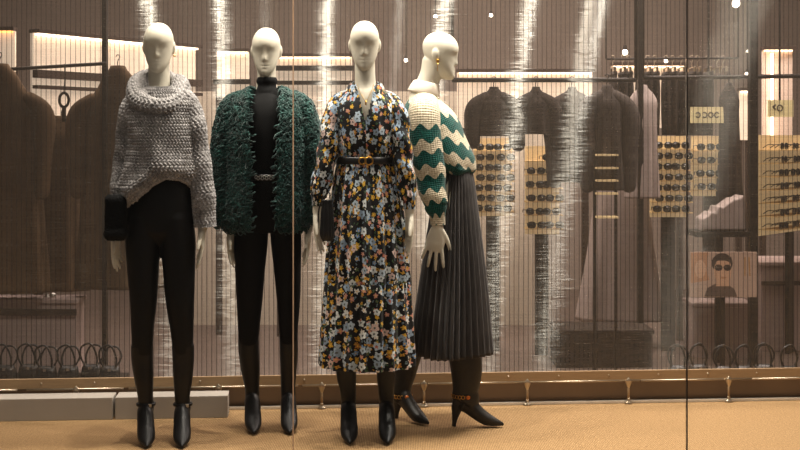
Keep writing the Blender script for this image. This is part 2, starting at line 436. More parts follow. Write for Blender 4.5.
# ---------------------------------------------------------------- bodies
def head_grid(c, yaw=0, pitch=0, s=1.0):
    T = np.array([(-.108, .004, -.052, -.020), (-.104, .016, -.066, -.006), (-.095, .028, -.073, .004), (-.08, .040, -.076, .016), (-.06, .050, -.074, .034), (-.04, .0565, -.072, .056),
        (-.02, .061, -.070, .073), (0, .0635, -.070, .084), (.02, .065, -.0735, .091), (.035, .065, -.0765, .094), (.055, .0615, -.0725, .092), (.075, .053, -.061, .083), (.09, .042, -.045, .070), (.1, .029, -.027, .053), (.106, .015, -.008, .036), (.108, .003, .010, .020)])
    S = interp(np.stack([np.zeros(len(T)), np.zeros(len(T)), T[:, 0], T[:, 1], T[:, 2], T[:, 3]], 1), 90); z = S[:, 2]; w = S[:, 3]; f = S[:, 4]; b = S[:, 5]
    m = 96; a = np.linspace(0, 2*PI, m, endpoint=False)
    y0 = (f*.45+b*.55); P = np.zeros((90, m, 3))
    sa, ca = np.sin(a), np.cos(a)
    P[..., 0] = w[:, None]*np.sign(sa)*np.abs(sa)**.95
    P[..., 1] = np.where(ca > 0, y0[:, None] + (f-y0)[:, None]*np.abs(ca)**.85, y0[:, None] + (b-y0)[:, None]*np.abs(ca))
    P[..., 2] = z[:, None]
    x = P[..., 0]; zz = P[..., 2]; fr = np.clip(ca*2, 0, 1)[None]
    g = lambda q, s_: np.exp(-(q/s_)**2)
    nose = np.interp(-zz, [-.03, -.012, .026, .034, .040], [0, .006, .015, .011, 0])*g(x, .0085+.002*(zz < -.015))
    eye = -.0018*(g(x-.026, .014)+g(x+.026, .014))*g(zz-.008, .011)
    brow = .0012*g(zz-.026, .008)*g(np.abs(x)-.026, .022)
    lip = .0035*g(x, .017)*(g(zz+.053, .0048)+g(zz+.064, .0052)) - .003*g(x, .02)*g(zz+.0585, .0025)
    chin = .005*g(x, .016)*g(zz+.088, .012)
    P[..., 1] -= fr*(nose+eye+brow+lip+chin)
    P = P*s; ears = []
    for sx in (-1, 1):
        E = tube([(sx*.0625, .012, -.026, .006, .010), (sx*.0665, .016, -.01, .007, .015), (sx*.067, .02, .012, .006, .015), (sx*.064, .018, .024, .004, .008)], 8, 10)*s
        ears.append(E)
    cp, sp = math.cos(pitch), math.sin(pitch); cy, sy = math.cos(yaw), math.sin(yaw)
    R = np.array([[cy, -sy, 0], [sy, cy, 0], [0, 0, 1]]) @ np.array([[1, 0, 0], [0, cp, -sp], [0, sp, cp]])
    return [Q@R.T + np.array(c) for Q in [P]+ears]
def unit(v): v = np.array(v, float); return v/np.linalg.norm(v)
def hand(mb, w, d, n, side, curl=.25, spread=.06, s=1.0, thumb=.5):
    d = unit(d); n = np.array(n, float); n = unit(n - d*(n@d)); t = np.cross(d, n); t = t*np.sign(t@np.array(side, float))
    w = np.array(w, float)
    pal = [(-.03, .021, .018), (0, .022, .017), (.03, .032, .017), (.06, .039, .015), (.09, .038, .012), (.1, .034, .009)]
    mb.grid(tube([tuple(w + d*a*s) + (rx*s, ry*s) for a, rx, ry in pal], 16, 16, t), caps=True)
    for k, (o, L, b) in enumerate([(.029, .078, .088), (.0098, .088, .094), (-.0098, .081, .09), (-.0285, .064, .08)]):
        p = w + (d*b + t*o)*s; dd = unit(d + t*spread*(1.5-k)); c = curl*(1 + .15*k)
        pts = [tuple(p - dd*.02*s) + (.0088*s, .0085*s)]
        rad = [.0085, .0076, .0068, .0055]
        for q, fr in enumerate((0, .45, .3, .25)):
            if q: 
                a = c*q*.55; p = p + (dd*math.cos(a) + n*math.sin(a))*L*fr*s
            pts.append(tuple(p) + (rad[q]*s, rad[q]*s*.95))
        mb.grid(tube(pts, 14, 10, t), caps=True)
    p = w + (d*.022 + t*.02)*s; dd = unit(d*.8 + t*thumb + n*.25)
    pts = [tuple(p) + (.013*s, .012*s), tuple(p + dd*.032*s) + (.0115*s, .011*s), tuple(p + (dd*.055 + d*.004)*s) + (.0095*s, .009*s), tuple(p + (dd*.07 + d*.014)*s) + (.0072*s, .007*s)]
    mb.grid(tube(pts, 12, 10, n), caps=True)
def arm(mb, pts, ref=(1, 0, 0)): mb.grid(tube(pts, 20, 14, ref), caps=True)

def boot(parent, mat, shaft, ankle, fwd, sc=1.0, heel_h=.085, strap=None, heelw=.012):
    """shaft: rows (x,y,z,rx,ry) from the top down to the ankle; foot built from the ankle along fwd"""
    f = np.array([fwd[0], fwd[1], 0.]); f /= np.linalg.norm(f); s = np.array([-f[1], f[0], 0.])
    A = np.array([ankle[0], ankle[1], 0.])
    mb = MB()
    mb.grid(tube(list(shaft) + [(A[0], A[1], .12, .034, .036)], 30, 28, (1, 0, 0), ends=False), caps=True)
    st = [(-.052, .088, .125, .018), (-.042, .083, .14, .028), (-.02, .078, .155, .033), (.01, .068, .160, .036), (.045, .048, .150, .037), (.08, .028, .116, .038), (.115, .013, .086, .0395), (.15, .008, .062, .036), (.185, .007, .042, .024), (.212, .007, .028, .011), (.225, .008, .022, .004)]
    pts = np.array([(q, zb, zt, w) for q, zb, zt, w in st]); 
    S = interp(np.stack([pts[:, 0], np.zeros(len(pts)), np.zeros(len(pts)), pts[:, 1], pts[:, 2], pts[:, 3]], 1), 40)
    a = np.linspace(0, 2*PI, 28, endpoint=False); ca, sa = np.cos(a), np.sin(a)
    sq = np.sign(sa)*np.abs(sa)**.8
    P = np.zeros((40, 28, 3))
    for i in range(40):
        q, _, _, zb, zt, w = S[i]
        h = (zt-zb)/2; zc = (zt+zb)/2; hh = np.where(sq < 0, np.maximum(sq, -.9)/.9, sq)
        wid = w*(1-.30*np.clip(hh, 0, 1)**2)
        P[i] = A + f*q*sc + (ca*wid*sc)[:, None]*s; P[i, :, 2] = zc + hh*h
    mb.grid(P, caps=True)
    o = remeshed('boot', mb, mat, parent, .0042, 8)
    hb = MB(); rows = []
    for z, off, r in ((.098, -.026, .026), (.075, -.030, .022), (.045, -.037, .015), (.012, -.042, heelw), (0.001, -.043, heelw)):
        c = A + f*off*sc; rows.append((c[0], c[1], z, r, r*1.05))
    hb.grid(tube(rows, 16, 16, s, ends=False), caps=True)
    make_obj('heel', hb, mat, o)
    sb = MB(); rows = []                                 # welt / sole edge
    for i in range(0, 40, 1):
        pass
    return o
def ring_tube(parent, name, mat, c, rx, ry, r, m=40, tilt=(0, 0)):
    a = np.linspace(0, 2*PI, m, endpoint=False); b = np.linspace(0, 2*PI, 10, endpoint=False)
    P = np.zeros((m, 10, 3)); rr = np.array(r) if not np.isscalar(r) else np.array((r, r))
    for i, q in enumerate(a):
        dirv = np.array([math.sin(q), -math.cos(q), 0]); p = np.array(c) + np.array([rx*math.sin(q), -ry*math.cos(q), tilt[0]*math.sin(q)+tilt[1]*math.cos(q)])
        P[i] = p + np.cos(b)[:, None]*dirv*rr[0] + np.sin(b)[:, None]*np.array([0, 0, rr[1]])
    mb = MB(); PP = np.concatenate([P, P[:1]]); mb.grid(PP)
    return make_obj(name, mb, mat, parent)

def torso_body(mb, X, Y, neck_top, neck_z, side=False, sc=1.0):
    rows = [(.93, .05, .03), (.96, .10, .05), (1.02, .12, .06), (1.1, .125, .08), (1.2, .105, .072), (1.3, .115, .08), (1.38, .13, .085), (1.45, .145, .072), (1.49, .13, .058), (1.52, .085, .048), (1.55, .045, .036), (1.57, .03, .03)]
    tab = [(z, X, Y, (ry if side else rx), (rx if side else ry)) for z, rx, ry in rows]
    P, S, a = zloft(tab, 60, 40); mb.grid(P, caps=True)

# =============================================================== SETTING
def build_setting():
    # display floor (sits a step above the shop floor), in front of and just under the screen
    x0, x1 = -4.2, 4.4
    mb = MB()
    v = [(x0, 4.75 + .08*x0, 0), (x1, 4.75 + .08*x1, 0), (x1, wall_y(x1, .05), 0), (x0, wall_y(x0, .05), 0)]
    v += [(p[0], p[1], -.25) for p in v]
    mb.add(v, [(0, 1, 2, 3), (4, 7, 6, 5), (0, 4, 5, 1), (1, 5, 6, 2), (2, 6, 7, 3), (3, 7, 4, 0)])
    make_obj('floor', mb, M['carpet'], smooth=False, kind='structure')
    mb = MB(); mb.box((.1, 10.6, -.30), (13, 8.4, .1)); make_obj('floor', mb, M['storefloor'], smooth=False, kind='structure')
    mb = MB(); mb.box((.1, 13.6, 1.75), (13, .12, 4.1)); make_obj('wall_back', mb, M['wall'], smooth=False, kind='structure')
    mb = MB(); mb.box((WX(368, 11), 11.0, .75), (WX(546, 11)-WX(190, 11), .08, 2.0)); make_obj('wall_middle', mb, M['partition'], smooth=False, kind='structure')
    mb = MB(); mb.box((-5.2, 10.0, 1.75), (.12, 7.2, 4.1)); make_obj('wall_left', mb, M['wall'], smooth=False, kind='structure')
    mb = MB(); mb.box((5.4, 10.0, 1.75), (.12, 7.2, 4.1)); make_obj('wall_right', mb, M['wall'], smooth=False, kind='structure')
    mb = MB(); mb.box((.1, 9.2, 3.82), (13, 9.0, .1)); make_obj('ceiling', mb, M['ceil'], smooth=False, kind='structure')
    # kick panel behind the tension rods and the steel strip at the carpet edge
    mb = MB(); mb.box((0.1, wall_y(.1, .055), .045), (8.6, .03, .15), PHI); make_obj('baseboard_back', mb, M['kick'], smooth=False, kind='structure')
    mb = MB(); mb.box((0.1, wall_y(.1, .012), .007), (8.6, .022, .014), PHI); make_obj('trim_1', mb, M['strip'], smooth=False, kind='structure', bevel=.002)
    # shop-window panes and the two joints between them
    gy = lambda x: 5.12 + .08*x
    ja, jb = WX(293.5, 5.1), WX(687.5, 5.2)
    edges = [(-3.2, ja), (ja, jb), (jb, 3.6)]
    for i, (a, b) in enumerate(edges):
        mb = MB(); c = (a+b)/2; mb.box((c, gy(c), 1.75), ((b-a-.006)/math.cos(PHI), .010, 3.9), PHI)
        make_obj('window_%d' % (i+1), mb, M['glass'], smooth=False, kind='structure')
    for i, (x, mt, w) in enumerate(((ja, 'joint_light', .005), (jb, 'joint_dark', .005))):
        mb = MB(); mb.box((x, gy(x), 1.75), (w, .011, 3.9), PHI); make_obj('trim_%d' % (i+2), mb, M[mt], smooth=False, kind='structure')
build_setting()

# =============================================================== MESH SCREEN
def build_screen():
    t = thing('metal_mesh_screen', 'tall woven metal mesh screen stretched behind the mannequins on steel tension rods', 'screen', (0, wall_y(0), 0))
    x0, x1 = -3.6, 3.9; z0, z1 = .155, 3.74
    n = 2; mb = MB()
    L = (x1-x0)/math.cos(PHI)
    v = [(x0, wall_y(x0), z0), (x1, wall_y(x1), z0), (x1, wall_y(x1), z1), (x0, wall_y(x0), z1)]
    mb.add(v, [(0, 1, 2, 3)], [[(0, z0), (L, z0), (L, z1), (0, z1)]])
    make_obj('wire_mesh', mb, M['mesh'], t, smooth=False, fixn=False)
    mb = MB(); mb.box((.15, wall_y(.15), .143), (7.5, .018, .050), PHI)
    rail = make_obj('bottom_rail', mb, M['bronze'], t, smooth=False, bevel=.002)
    k = 0
    for px in np.arange(50, 800, 51.0):
        x = WX(px, 6.4); s = MB(); y = wall_y(x, -.010)
        simple_tube(s, [(x, y, .146), (x, y-.004, .146)], .005, 8, 2, (0, 0, 1)); make_obj('screw', s, M['chrome'], rail)
    for a, b in ((-60, 30), (36, 131), (134, 300), (303, 420), (428, 524), (530, 641), (644, 756), (759, 860)):
        xa, xb = WX(a, 6.4), WX(b, 6.45); s = MB()
        simple_tube(s, [(xa, wall_y(xa, -.012), .116), (xb, wall_y(xb, -.012), .116)], .0055, 8, 2); make_obj('clamp_bar', s, M['chrome'], t)
    for px in (77, 219, 322, 424, 527, 628, 728):
        Y = 6.4; x = WX(px, Y); Y = wall_y(x); x = WX(px, Y); y = wall_y(x, -.018)
        s = MB(); simple_tube(s, [(x, y, .012), (x, y, .1)], .006, 10, 3); rod = make_obj('tension_rod', s, M['bronze'], t)
        s = MB(); s.grid(tube([(x, y, .082, .006, .006), (x, y, .095, .011, .008), (x, y, .108, .016, .010), (x, y, .122, .014, .010), (x, y, .128, .006, .008)], 14, 14), caps=True)
        make_obj('fork', s, M['chrome'], rod)
        s = MB(); s.grid(tube([(x, y, .002, .022, .014), (x, y, .008, .021, .013), (x, y, .014, .012, .01), (x, y, .03, .008, .008)], 12, 14, ends=False), caps=True)
        make_obj('foot_plate', s, M['chrome'], rod)
build_screen()

# two grey plinths lying along the screen
def build_plinths():
    for a, b, lab in ((-70, 112.5, 'long pale grey board plinth on the carpet at far left edge'), (114.5, 226, 'grey board plinth behind the boots of the grey sweater mannequin')):
        Y = 6.12; xa, xb = WX(a, Y), WX(b, Y); c = (xa+xb)/2; y = wall_y(c, -.115)
        mb = MB(); mb.box((c, y, .053), (xb-xa, .13, .106), PHI)
        tag(make_obj('plinth', mb, M['plinth'], smooth=False, bevel=.003, loc=(c, y, 0)), lab, 'plinth')
build_plinths()

# =============================================================== MANNEQUIN 1: grey sweater
def tuple5(px, py, Y, rx, ry=None, k=None):
    p = W(px, py, Y); r = rx/F*Y; return (p[0], p[1], p[2], r, (ry/F*Y if ry else r))
def legs_trousers(parent, mat, hips, left, right, Y, name='trousers'):
    mb = MB(); P, S, a = zloft(pxtab(hips, Y), 40, 48); mb.grid(P, caps=True)
    for L in (left, right): mb.grid(tube([tuple5(*q) for q in L], 40, 28), caps=True)
    return remeshed(name, mb, mat, parent, .005, 3)

def mannequin1():
    Y = 5.70; x = WX(159, Y)
    t = thing('mannequin', 'cream mannequin in a chunky grey cowl neck sweater and black trousers', 'mannequin', (x, Y, 0))
    b = MB()
    for g in head_grid(W(158.8, 47.5, Y) + np.array([0, -.01, 0]), yaw=.04, pitch=.17): b.grid(g, caps=True)
    hb = W(159, 60, Y)
    b.grid(tube([tuple5(159, 58, Y+.02, 10.5), tuple5(159, 74, Y+.02, 10.7), tuple5(159, 90, Y+.02, 11.5), tuple5(159, 100, Y+.02, 14)], 16, 24), caps=True)
    torso_body(b, x, Y, 0, 0)
    arm(b, [tuple5(139, 104, Y, 7), tuple5(127.5, 135, Y+.01, 6), tuple5(123.5, 165, Y+.005, 5.6), tuple5(118.5, 193, Y-.03, 5), tuple5(116, 226, Y-.03, 5.5), tuple5(116, 232, Y-.03, 5)])
    hand(b, W(116, 230, Y-.03), (-.03, 0, -1), (1, -.2, 0), (.2, -1, 0), .18, .05)
    arm(b, [tuple5(184, 104, Y, 7), tuple5(195, 135, Y-.01, 6.5), tuple5(200, 165, Y-.015, 6), tuple5(203, 195, Y-.02, 5.6), tuple5(203, 222, Y-.02, 5.2), tuple5(202.5, 228, Y-.02, 5)])
    hand(b, W(202, 228, Y-.02), (-.02, -.05, -1), (-1, -.2, 0), (-.2, -1, 0), .2, .05)
    for L in ([(143, 235, Y, 15), (143, 300, Y, 12), (142, 345, Y, 9.5), (145, 400, Y+.05, 6)], [(178, 235, Y, 15), (179, 300, Y, 12), (182, 345, Y, 9.5), (182, 400, Y+.05, 6)]):
        b.grid(tube([tuple5(q[0], q[1], q[2]+.03, q[3]*.62) for q in L], 20, 18), caps=True)
    remeshed('body', b, M['skin'], t, .0036, 2)
    legs_trousers(t, M['trouser'], [(166, 138, 184, .07), (185, 130, 191, .086), (210, 126, 194.5, .094), (226, 126.5, 194, .088), (234, 142, 179, .08), (240, 152, 169, .05), (245, 158, 163.5, .03)],
        [(144, 218, Y, 16, 19.6), (143, 240, Y, 17.3, 18.6), (143, 270, Y, 15.6, 16.2), (143.5, 300, Y, 13.5), (142.5, 330, Y+.01, 11.2), (142.5, 352, Y+.02, 10)],
        [(177, 218, Y, 16, 19.6), (178.2, 240, Y, 17.3, 18.6), (179, 270, Y, 16, 16.4), (180, 300, Y, 14.3), (182, 330, Y+.01, 11.6), (183, 352, Y+.02, 10)], Y)
    for cx, ax, fx in ((142, 146, .24), (183, 182.8, .17)):
        o = boot(t, M['leather'], [tuple5(cx, 344, Y+.02, 11.2), tuple5(cx+.3, 360, Y+.03, 10.8), tuple5((cx+ax)/2, 380, Y+.03, 9.4), tuple5(ax-.5, 398, Y+.035, 7.6), tuple5(ax, 410, Y+.04, 7.6)], (WX(ax, Y+.05), Y+.03), (fx, -1))
        p = W(ax, 404, Y+.04)
        ring_tube(o, 'ankle_strap', M['leather'], (p[0], p[1], p[2]), .040, .041, (.004, .007))
        s = MB(); s.box((p[0]+.024, p[1]-.036, p[2]), (.016, .006, .016)); make_obj('buckle', s, M['silver'], o, smooth=False, bevel=.002)
    # sweater: body, sleeves, cowl
    mb = MB()
    n, m = 230, 380
    rows = [(210, 116, 197, .125), (202, 116.5, 199, .14), (190, 118, 200, .146), (170, 125, 198, .146), (150, 130, 195, .14), (130, 129, 195, .133), (112, 128, 194, .117), (103, 127, 196, .1), (97, 132, 190, .088), (92, 140, 181, .075), (88, 148, 173, .06)]
    T = np.array(pxtab(rows, Y)); Q = np.concatenate([T[:, 1:3], T[:, :1], T[:, 3:]], 1)
    dens = interp(Q, 800); zt = dens[:, 2]
    a = np.linspace(0, 2*PI, m, endpoint=False); sa, ca = np.sin(a), np.cos(a)
    hemf = np.interp(sa, [-1, -.8, -.45, -.1, .3, .7, 1], [207, 206, 199, 185, 177.5, 179, 186]); hemb = np.interp(sa, [-1, 0, 1], [207, 196, 190])
    k = np.clip(ca*1.5+.5, 0, 1); hem = WZ(hemf*k + hemb*(1-k), Y)
    s = np.linspace(0, 1, n)
    ztop = zt[-1]
    P = np.zeros((n, m, 3))
    for j in range(m):
        z = hem[j] + (ztop-hem[j])*s
        q = np.stack([np.interp(z, zt, dens[:, c]) for c in range(5)], 1)
        # blouson roll at the hem
        dz = (z-hem[j]); roll = np.where(dz < .05, -.035*(1-dz/.05)**2, 0) + .012*np.exp(-((dz-.06)/.04)**2)
        fold = .007*np.sin(5*a[j] + (z-1.2)*22)*np.clip((1.45-z)*4, 0, 1) + .005*np.sin(9*a[j]-(z-1.1)*30)*np.clip((1.35-z)*5, 0, 1)
        P[:, j, 0] = q[:, 0] + (q[:, 3]+roll+fold)*sa[j]; P[:, j, 1] = q[:, 1] - (q[:, 4]+roll+fold)*ca[j]; P[:, j, 2] = z
    uv = ring_uv(P, .17); uv[..., 1] = np.concatenate([P[:, :, 2], P[:, :1, 2]], 1)
    knit_grid(mb, P, uv, .0095, .0175, .0130)
    # heavy roll that closes the hem (a thick knitted edge)
    E = np.zeros((m+1, 10, 3)); bb = np.linspace(0, 2*PI, 10, endpoint=False)
    for j in range(m+1):
        i = j % m; d = np.array([sa[i], -ca[i], 0]); E[j] = P[4, i] + np.cos(bb)[:, None]*d*.013 + np.sin(bb)[:, None]*np.array([0, 0, .014])
    mb.grid(E)
    for pts in ([(146, 95, Y, 6.5), (136, 101, Y, 9), (131.5, 112, Y-.005, 10.5), (128, 128, Y+.01, 9.6), (125.5, 150, Y+.01, 8.9), (121.8, 172, Y-.0, 8.2), (119.5, 188, Y-.035, 7.5), (118, 197, Y-.035, 6.2)],
                [(174, 94, Y, 6.5), (184, 100, Y, 9.5), (190.5, 112, Y-.005, 11), (194, 128, Y-.01, 10.8), (197.5, 150, Y-.01, 10.2), (201, 175, Y-.02, 10.2), (203.5, 200, Y-.02, 10.4), (204.5, 214, Y-.02, 9.8), (205, 227, Y-.02, 9.4)]):
        Pt = tube([tuple5(*q) for q in pts], 150, 96, ends=False); Pt = Pt + normals(Pt)*(.004*np.sin(np.linspace(0, 26, 150))[:, None]*np.cos(np.linspace(0, 2*PI, 96)-1))[..., None]
        knit_grid(mb, Pt, ring_uv(Pt, .047), .0092, .0175, .0130)
        e = Pt[-1]; c = e.mean(0); mb.grid(np.stack([e, c+(e-c)*.8 + np.array([0, 0, .015])]))
    # cowl
    mm, nn = 300, 90; a2 = np.linspace(0, 2*PI, mm, endpoint=False); b2 = np.linspace(0, 2*PI, nn, endpoint=False)
    C = np.zeros((nn, mm, 3))
    for i, q in enumerate(b2):
        cz = np.interp(np.cos(a2), [-1, 0, 1], [77, 88, 106]) + 2.5*np.sin(a2)
        th = np.interp(np.cos(a2), [-1, 0, 1], [.034, .036, .034]); tv = np.interp(np.cos(a2), [-1, 0, 1], [.042, .056, .036])
        Rx = .094; Ry = .108
        lop = .010*np.sin(2*q+1.1)+.006*np.sin(3*a2+2*q)
        C[i, :, 0] = WX(158.8, Y) + (Rx + (th+lop*.5)*math.cos(q))*np.sin(a2); C[i, :, 1] = Y + .005 - (Ry + (th+lop*.5)*math.cos(q))*np.cos(a2)
        C[i, :, 2] = WZ(cz, Y) + (tv + lop)*math.sin(q) - .018*math.cos(q)
    C = np.concatenate([C, C[:1]])
    u2 = np.linspace(0, 2*PI*.115, mm+1); v2 = np.linspace(0, .30, nn+1); uv2 = np.stack(np.meshgrid(u2, v2), -1)
    N = normals(C); cen = np.zeros_like(C)
    # outward from the tube centre line
    ctr = C[:-1].mean(0, keepdims=True); D = C-ctr; D /= np.linalg.norm(D, axis=2, keepdims=True)
    h = lumps(uv2[:, :-1, 0], uv2[:, :-1, 1], .0175, .0130); C2 = C + D*(h*.0085)[..., None]
    mb.grid(C2, uv=uv2)
    sw = make_obj('sweater', mb, M['grey_knit'], t)
    # earring on its left ear
    e = W(173.5, 54, Y); ring_tube(t, 'earring', M['gold'], (e[0]+.002, e[1]+.01, e[2]-.008), .004, .011, .003)
    # fur bag held at its right side
    bx = thing('handbag', 'small black fur clutch bag held beside the grey sweater sleeve', 'bag', tuple(W(116.5, 238, Y-.05)))
    mb = MB(); p = W(116, 215, Y-.105)
    n, m = 60, 90
    P, S, aa = zloft([(WZ(238, Y), p[0], p[1], .030, .010), (WZ(236, Y), p[0], p[1], .040, .024), (WZ(225, Y), p[0], p[1], .042, .028), (WZ(205, Y), p[0], p[1], .041, .026), (WZ(196, Y), p[0], p[1], .038, .02), (WZ(194, Y), p[0], p[1], .03, .008)], n, m, 3.2)
    P = P + normals(P)*(np.random.rand(n, m)*.007)[..., None]
    mb.grid(P, caps=True); make_obj('bag_body', mb, M['black_fur'], bx)
    mb = MB(); q = W(116, 196, Y-.105); simple_tube(mb, [(q[0]-.03, q[1], q[2]), (q[0], q[1], q[2]+.004), (q[0]+.03, q[1], q[2])], .005); make_obj('clasp_frame', mb, M['belt'], bx)
mannequin1()

# =============================================================== MANNEQUIN 2: green shaggy jacket
def mannequin2():
    Y = 5.93; x = WX(267, Y)
    t = thing('mannequin', 'cream mannequin in an open dark green shaggy jacket over black clothes', 'mannequin', (x, Y, 0))
    b = MB()
    for g in head_grid(W(266.3, 51.5, Y) + np.array([0, -.01, 0]), yaw=0, pitch=.17): b.grid(g, caps=True)
    b.grid(tube([tuple5(266.5, 64, Y+.02, 9.5), tuple5(266.5, 78, Y+.02, 9.5), tuple5(267, 96, Y+.02, 12)], 16, 24), caps=True)
    torso_body(b, x, Y, 0, 0)
    for sx, pts, w in ((1, [(238, 104, 9), (227, 140, 8.5), (225, 170, 8), (227, 200, 7), (230, 226, 5.2), (230.5, 231, 4.8)], (230.5, 230)), (-1, [(296, 104, 9), (307, 140, 8.5), (310, 170, 8), (309, 200, 7), (308, 224, 5.2), (308, 229, 4.8)], (308, 228))):
        arm(b, [tuple5(q[0], q[1], Y-.005*i, q[2]) for i, q in enumerate(pts)])
        hand(b, W(w[0], w[1], Y-.025), (.02*sx, -.05, -1), (sx, -.25, 0), (.2*sx, -1, 0), .2, .05, .95)
    for L in ([(252, 238, Y, 14), (250, 300, Y, 11), (249, 340, Y, 9), (252, 395, Y+.05, 6)], [(285, 238, Y, 14), (288, 300, Y, 10), (288.5, 340, Y, 8.5), (288.5, 395, Y+.05, 6)]):
        b.grid(tube([tuple5(q[0], q[1], q[2]+.03, q[3]*.62) for q in L], 20, 18), caps=True)
    remeshed('body', b, M['skin'], t, .0036, 2)
    legs_trousers(t, M['trouser2'], [(166, 246, 288, .095), (180, 242, 291, .1), (205, 236, 297, .1), (224, 235.5, 299, .09), (232, 250, 286, .08)],
        [(252, 218, Y, 16, 19.4), (251, 238, Y, 17, 18.4), (250, 270, Y, 15, 15.6), (249.5, 300, Y, 13), (248.5, 338, Y+.01, 10)],
        [(285, 218, Y, 15.5, 19.4), (286, 238, Y, 15.5, 18.2), (287.5, 270, Y, 13.5, 14.6), (288.5, 300, Y, 11.7), (288.5, 338, Y+.01, 8.6)], Y)
    for cx, ax, fx, w in ((248.5, 252.5, .15, 10.4), (288.5, 288.5, .12, 9.2)):
        boot(t, M['leather'], [tuple5(cx, 332, Y+.02, w), tuple5(cx+.3, 350, Y+.03, w), tuple5((cx+ax)/2, 370, Y+.05, w-.9), tuple5(ax-.4, 388, Y+.06, 7.3), tuple5(ax, 402, Y+.07, 7.2)], (WX(ax, Y+.07), Y+.06), (fx, -1))
    # turtleneck top
    mb = MB(); rows = [(178, 248, 287, .10), (150, 242, 292, .112), (125, 240, 294, .115), (110, 238, 296, .105), (101, 244, 290, .088), (96.5, 250, 284, .075), (92.5, 255.5, 278.5, .063), (87, 257, 277, .058), (82, 257, 277, .056), (77.5, 257.5, 276.5, .054)]
    P, S, a = zloft(pxtab(rows, Y), 120, 64); fold = .003*np.sin(np.linspace(0, 60, 120))[:, None]*(P[..., 2] > WZ(93, Y)); P = P + normals(P)*fold[..., None]; mb.grid(P)
    mb.grid(np.stack([P[-1], P[-1].mean(0)+(P[-1]-P[-1].mean(0))*.9-np.array([0, 0, .01])]))
    make_obj('turtleneck', mb, M['black_knit'], t)
    # belt with silver rings
    c = W(267, 177, Y); belt = ring_tube(t, 'belt', M['belt'], c, .113, .108, (.004, .015))
    for k in range(9):
        q = -.34 + k*.085; p = np.array(c) + np.array([.115*math.sin(q), -.112*math.cos(q), .002*(-1)**k])
        aa = np.linspace(0, 2*PI, 14, endpoint=False); bb = np.linspace(0, 2*PI, 6, endpoint=False); R = np.zeros((15, 6, 3))
        for i in range(15):
            z = aa[i % 14]; dv = np.array([math.cos(z), 0, math.sin(z)]); R[i] = p + dv*np.array([.006, 1, .0075]) + np.cos(bb)[:, None]*dv*.002 + np.sin(bb)[:, None]*np.array([0, .002, 0])
        s = MB(); s.grid(R); make_obj('chain_link', s, M['silver'], belt)
    c2 = W(267, 187, Y-.108)
    # jacket
    mb = MB(); rows = [(227, 226, 308, .150), (212, 225, 309.5, .155), (170, 227, 308, .15), (130, 226, 309, .14), (110, 229, 306, .118), (100, 234, 300, .1), (93, 241, 293, .085), (88, 249, 285, .07)]
    m = 121; T = pxtab(rows, Y); n = 110
    Tn = np.asarray(T); Q = np.concatenate([Tn[:, 1:3], Tn[:, :1], Tn[:, 3:]], 1); S = interp(Q, n)
    P = np.zeros((n, m, 3))
    for i in range(n):
        gap = np.interp(S[i, 2], [WZ(231, Y), WZ(170, Y), WZ(115, Y), WZ(95, Y), WZ(88, Y)], [13.5, 13, 15.5, 16, 16])/F*Y
        a0 = math.asin(min(.95, gap/S[i, 3])); a = np.linspace(a0, 2*PI-a0, m)
        P[i, :, 0] = S[i, 0] + S[i, 3]*np.sin(a); P[i, :, 1] = S[i, 1] - S[i, 4]*np.cos(a) - .01; P[i, :, 2] = S[i, 2]
    grids = [(P, False)]
    for pts in ([(244, 98, Y, 8), (235, 105, Y-.01, 10.8), (228.5, 122, Y-.02, 11.5), (225, 145, Y-.025, 11.5), (223, 165, Y-.025, 11.5), (223.5, 195, Y-.03, 10.8), (226.5, 223, Y-.035, 10)], [(290, 98, Y, 8), (299, 105, Y-.01, 10.8), (305.5, 122, Y-.02, 11.5), (309, 145, Y-.025, 11.5), (311, 165, Y-.025, 11.5), (310.5, 195, Y-.03, 10.8), (309.5, 222, Y-.035, 9.8)]):
        grids.append((tube([tuple5(*q) for q in pts], 80, 48, ends=False), True))
    for G, cl in grids: mb.grid(G, closed=cl)
    rng = np.random.RandomState(3)
    tuft_f = [(r*3+j, r*3+(j+1) % 3, (r+1)*3+(j+1) % 3, (r+1)*3+j) for r in range(5) for j in range(3)]
    for (G, cl), cnt in zip(grids, (11500, 4200, 4200)):
        N = normals(G, cl); gn, gm = G.shape[:2]
        if not cl:
            cc = G.mean(1, keepdims=True); N = N*np.sign(((G-cc)*N).sum(2, keepdims=True))
        # keep an even density by area
        ii = rng.randint(0, gn, cnt); jj = rng.randint(0, gm, cnt)
        for i, j in zip(ii, jj):
            p = G[i, j]; nv = N[i, j]
            if nv[1] > .75: continue                       # back of the jacket is never in view of the street
            up = np.array([0, 0, 1.]); tn = np.cross(nv, up); l = np.linalg.norm(tn)
            if l < .1: tn = np.array([1., 0, 0])
            else: tn /= l
            dn = np.cross(nv, tn); th = rng.rand()*2*PI
            dirv = math.cos(th)*tn + math.sin(th)*dn - .75*up; dirv /= np.linalg.norm(dirv)
            L = .014+.008*rng.rand(); R = .0040+.0016*rng.rand(); rings = []
            s1 = np.cross(dirv, nv); sl = np.linalg.norm(s1); s1 = s1/sl if sl > 1e-6 else tn
            curl = 2.0+1.4*rng.rand(); 
            for r in range(6):
                q = r/5; ang = q*curl*1.25 
                cpt = p + nv*(L*.62*math.sin(ang)+.0) + dirv*L*(1-math.cos(ang))*.75 + s1*(.006*math.sin(q*5))
                rr = R*(1-.35*q)
                tv = nv*math.cos(ang) + dirv*math.sin(ang); e2 = np.cross(tv, s1)
                for w in range(3): rings.append(cpt + rr*(math.cos(2.094*w)*s1 + math.sin(2.094*w)*e2))
            mb.add(rings, tuft_f)
    make_obj('jacket', mb, M['green_fur'], t, fixn=False)
mannequin2()

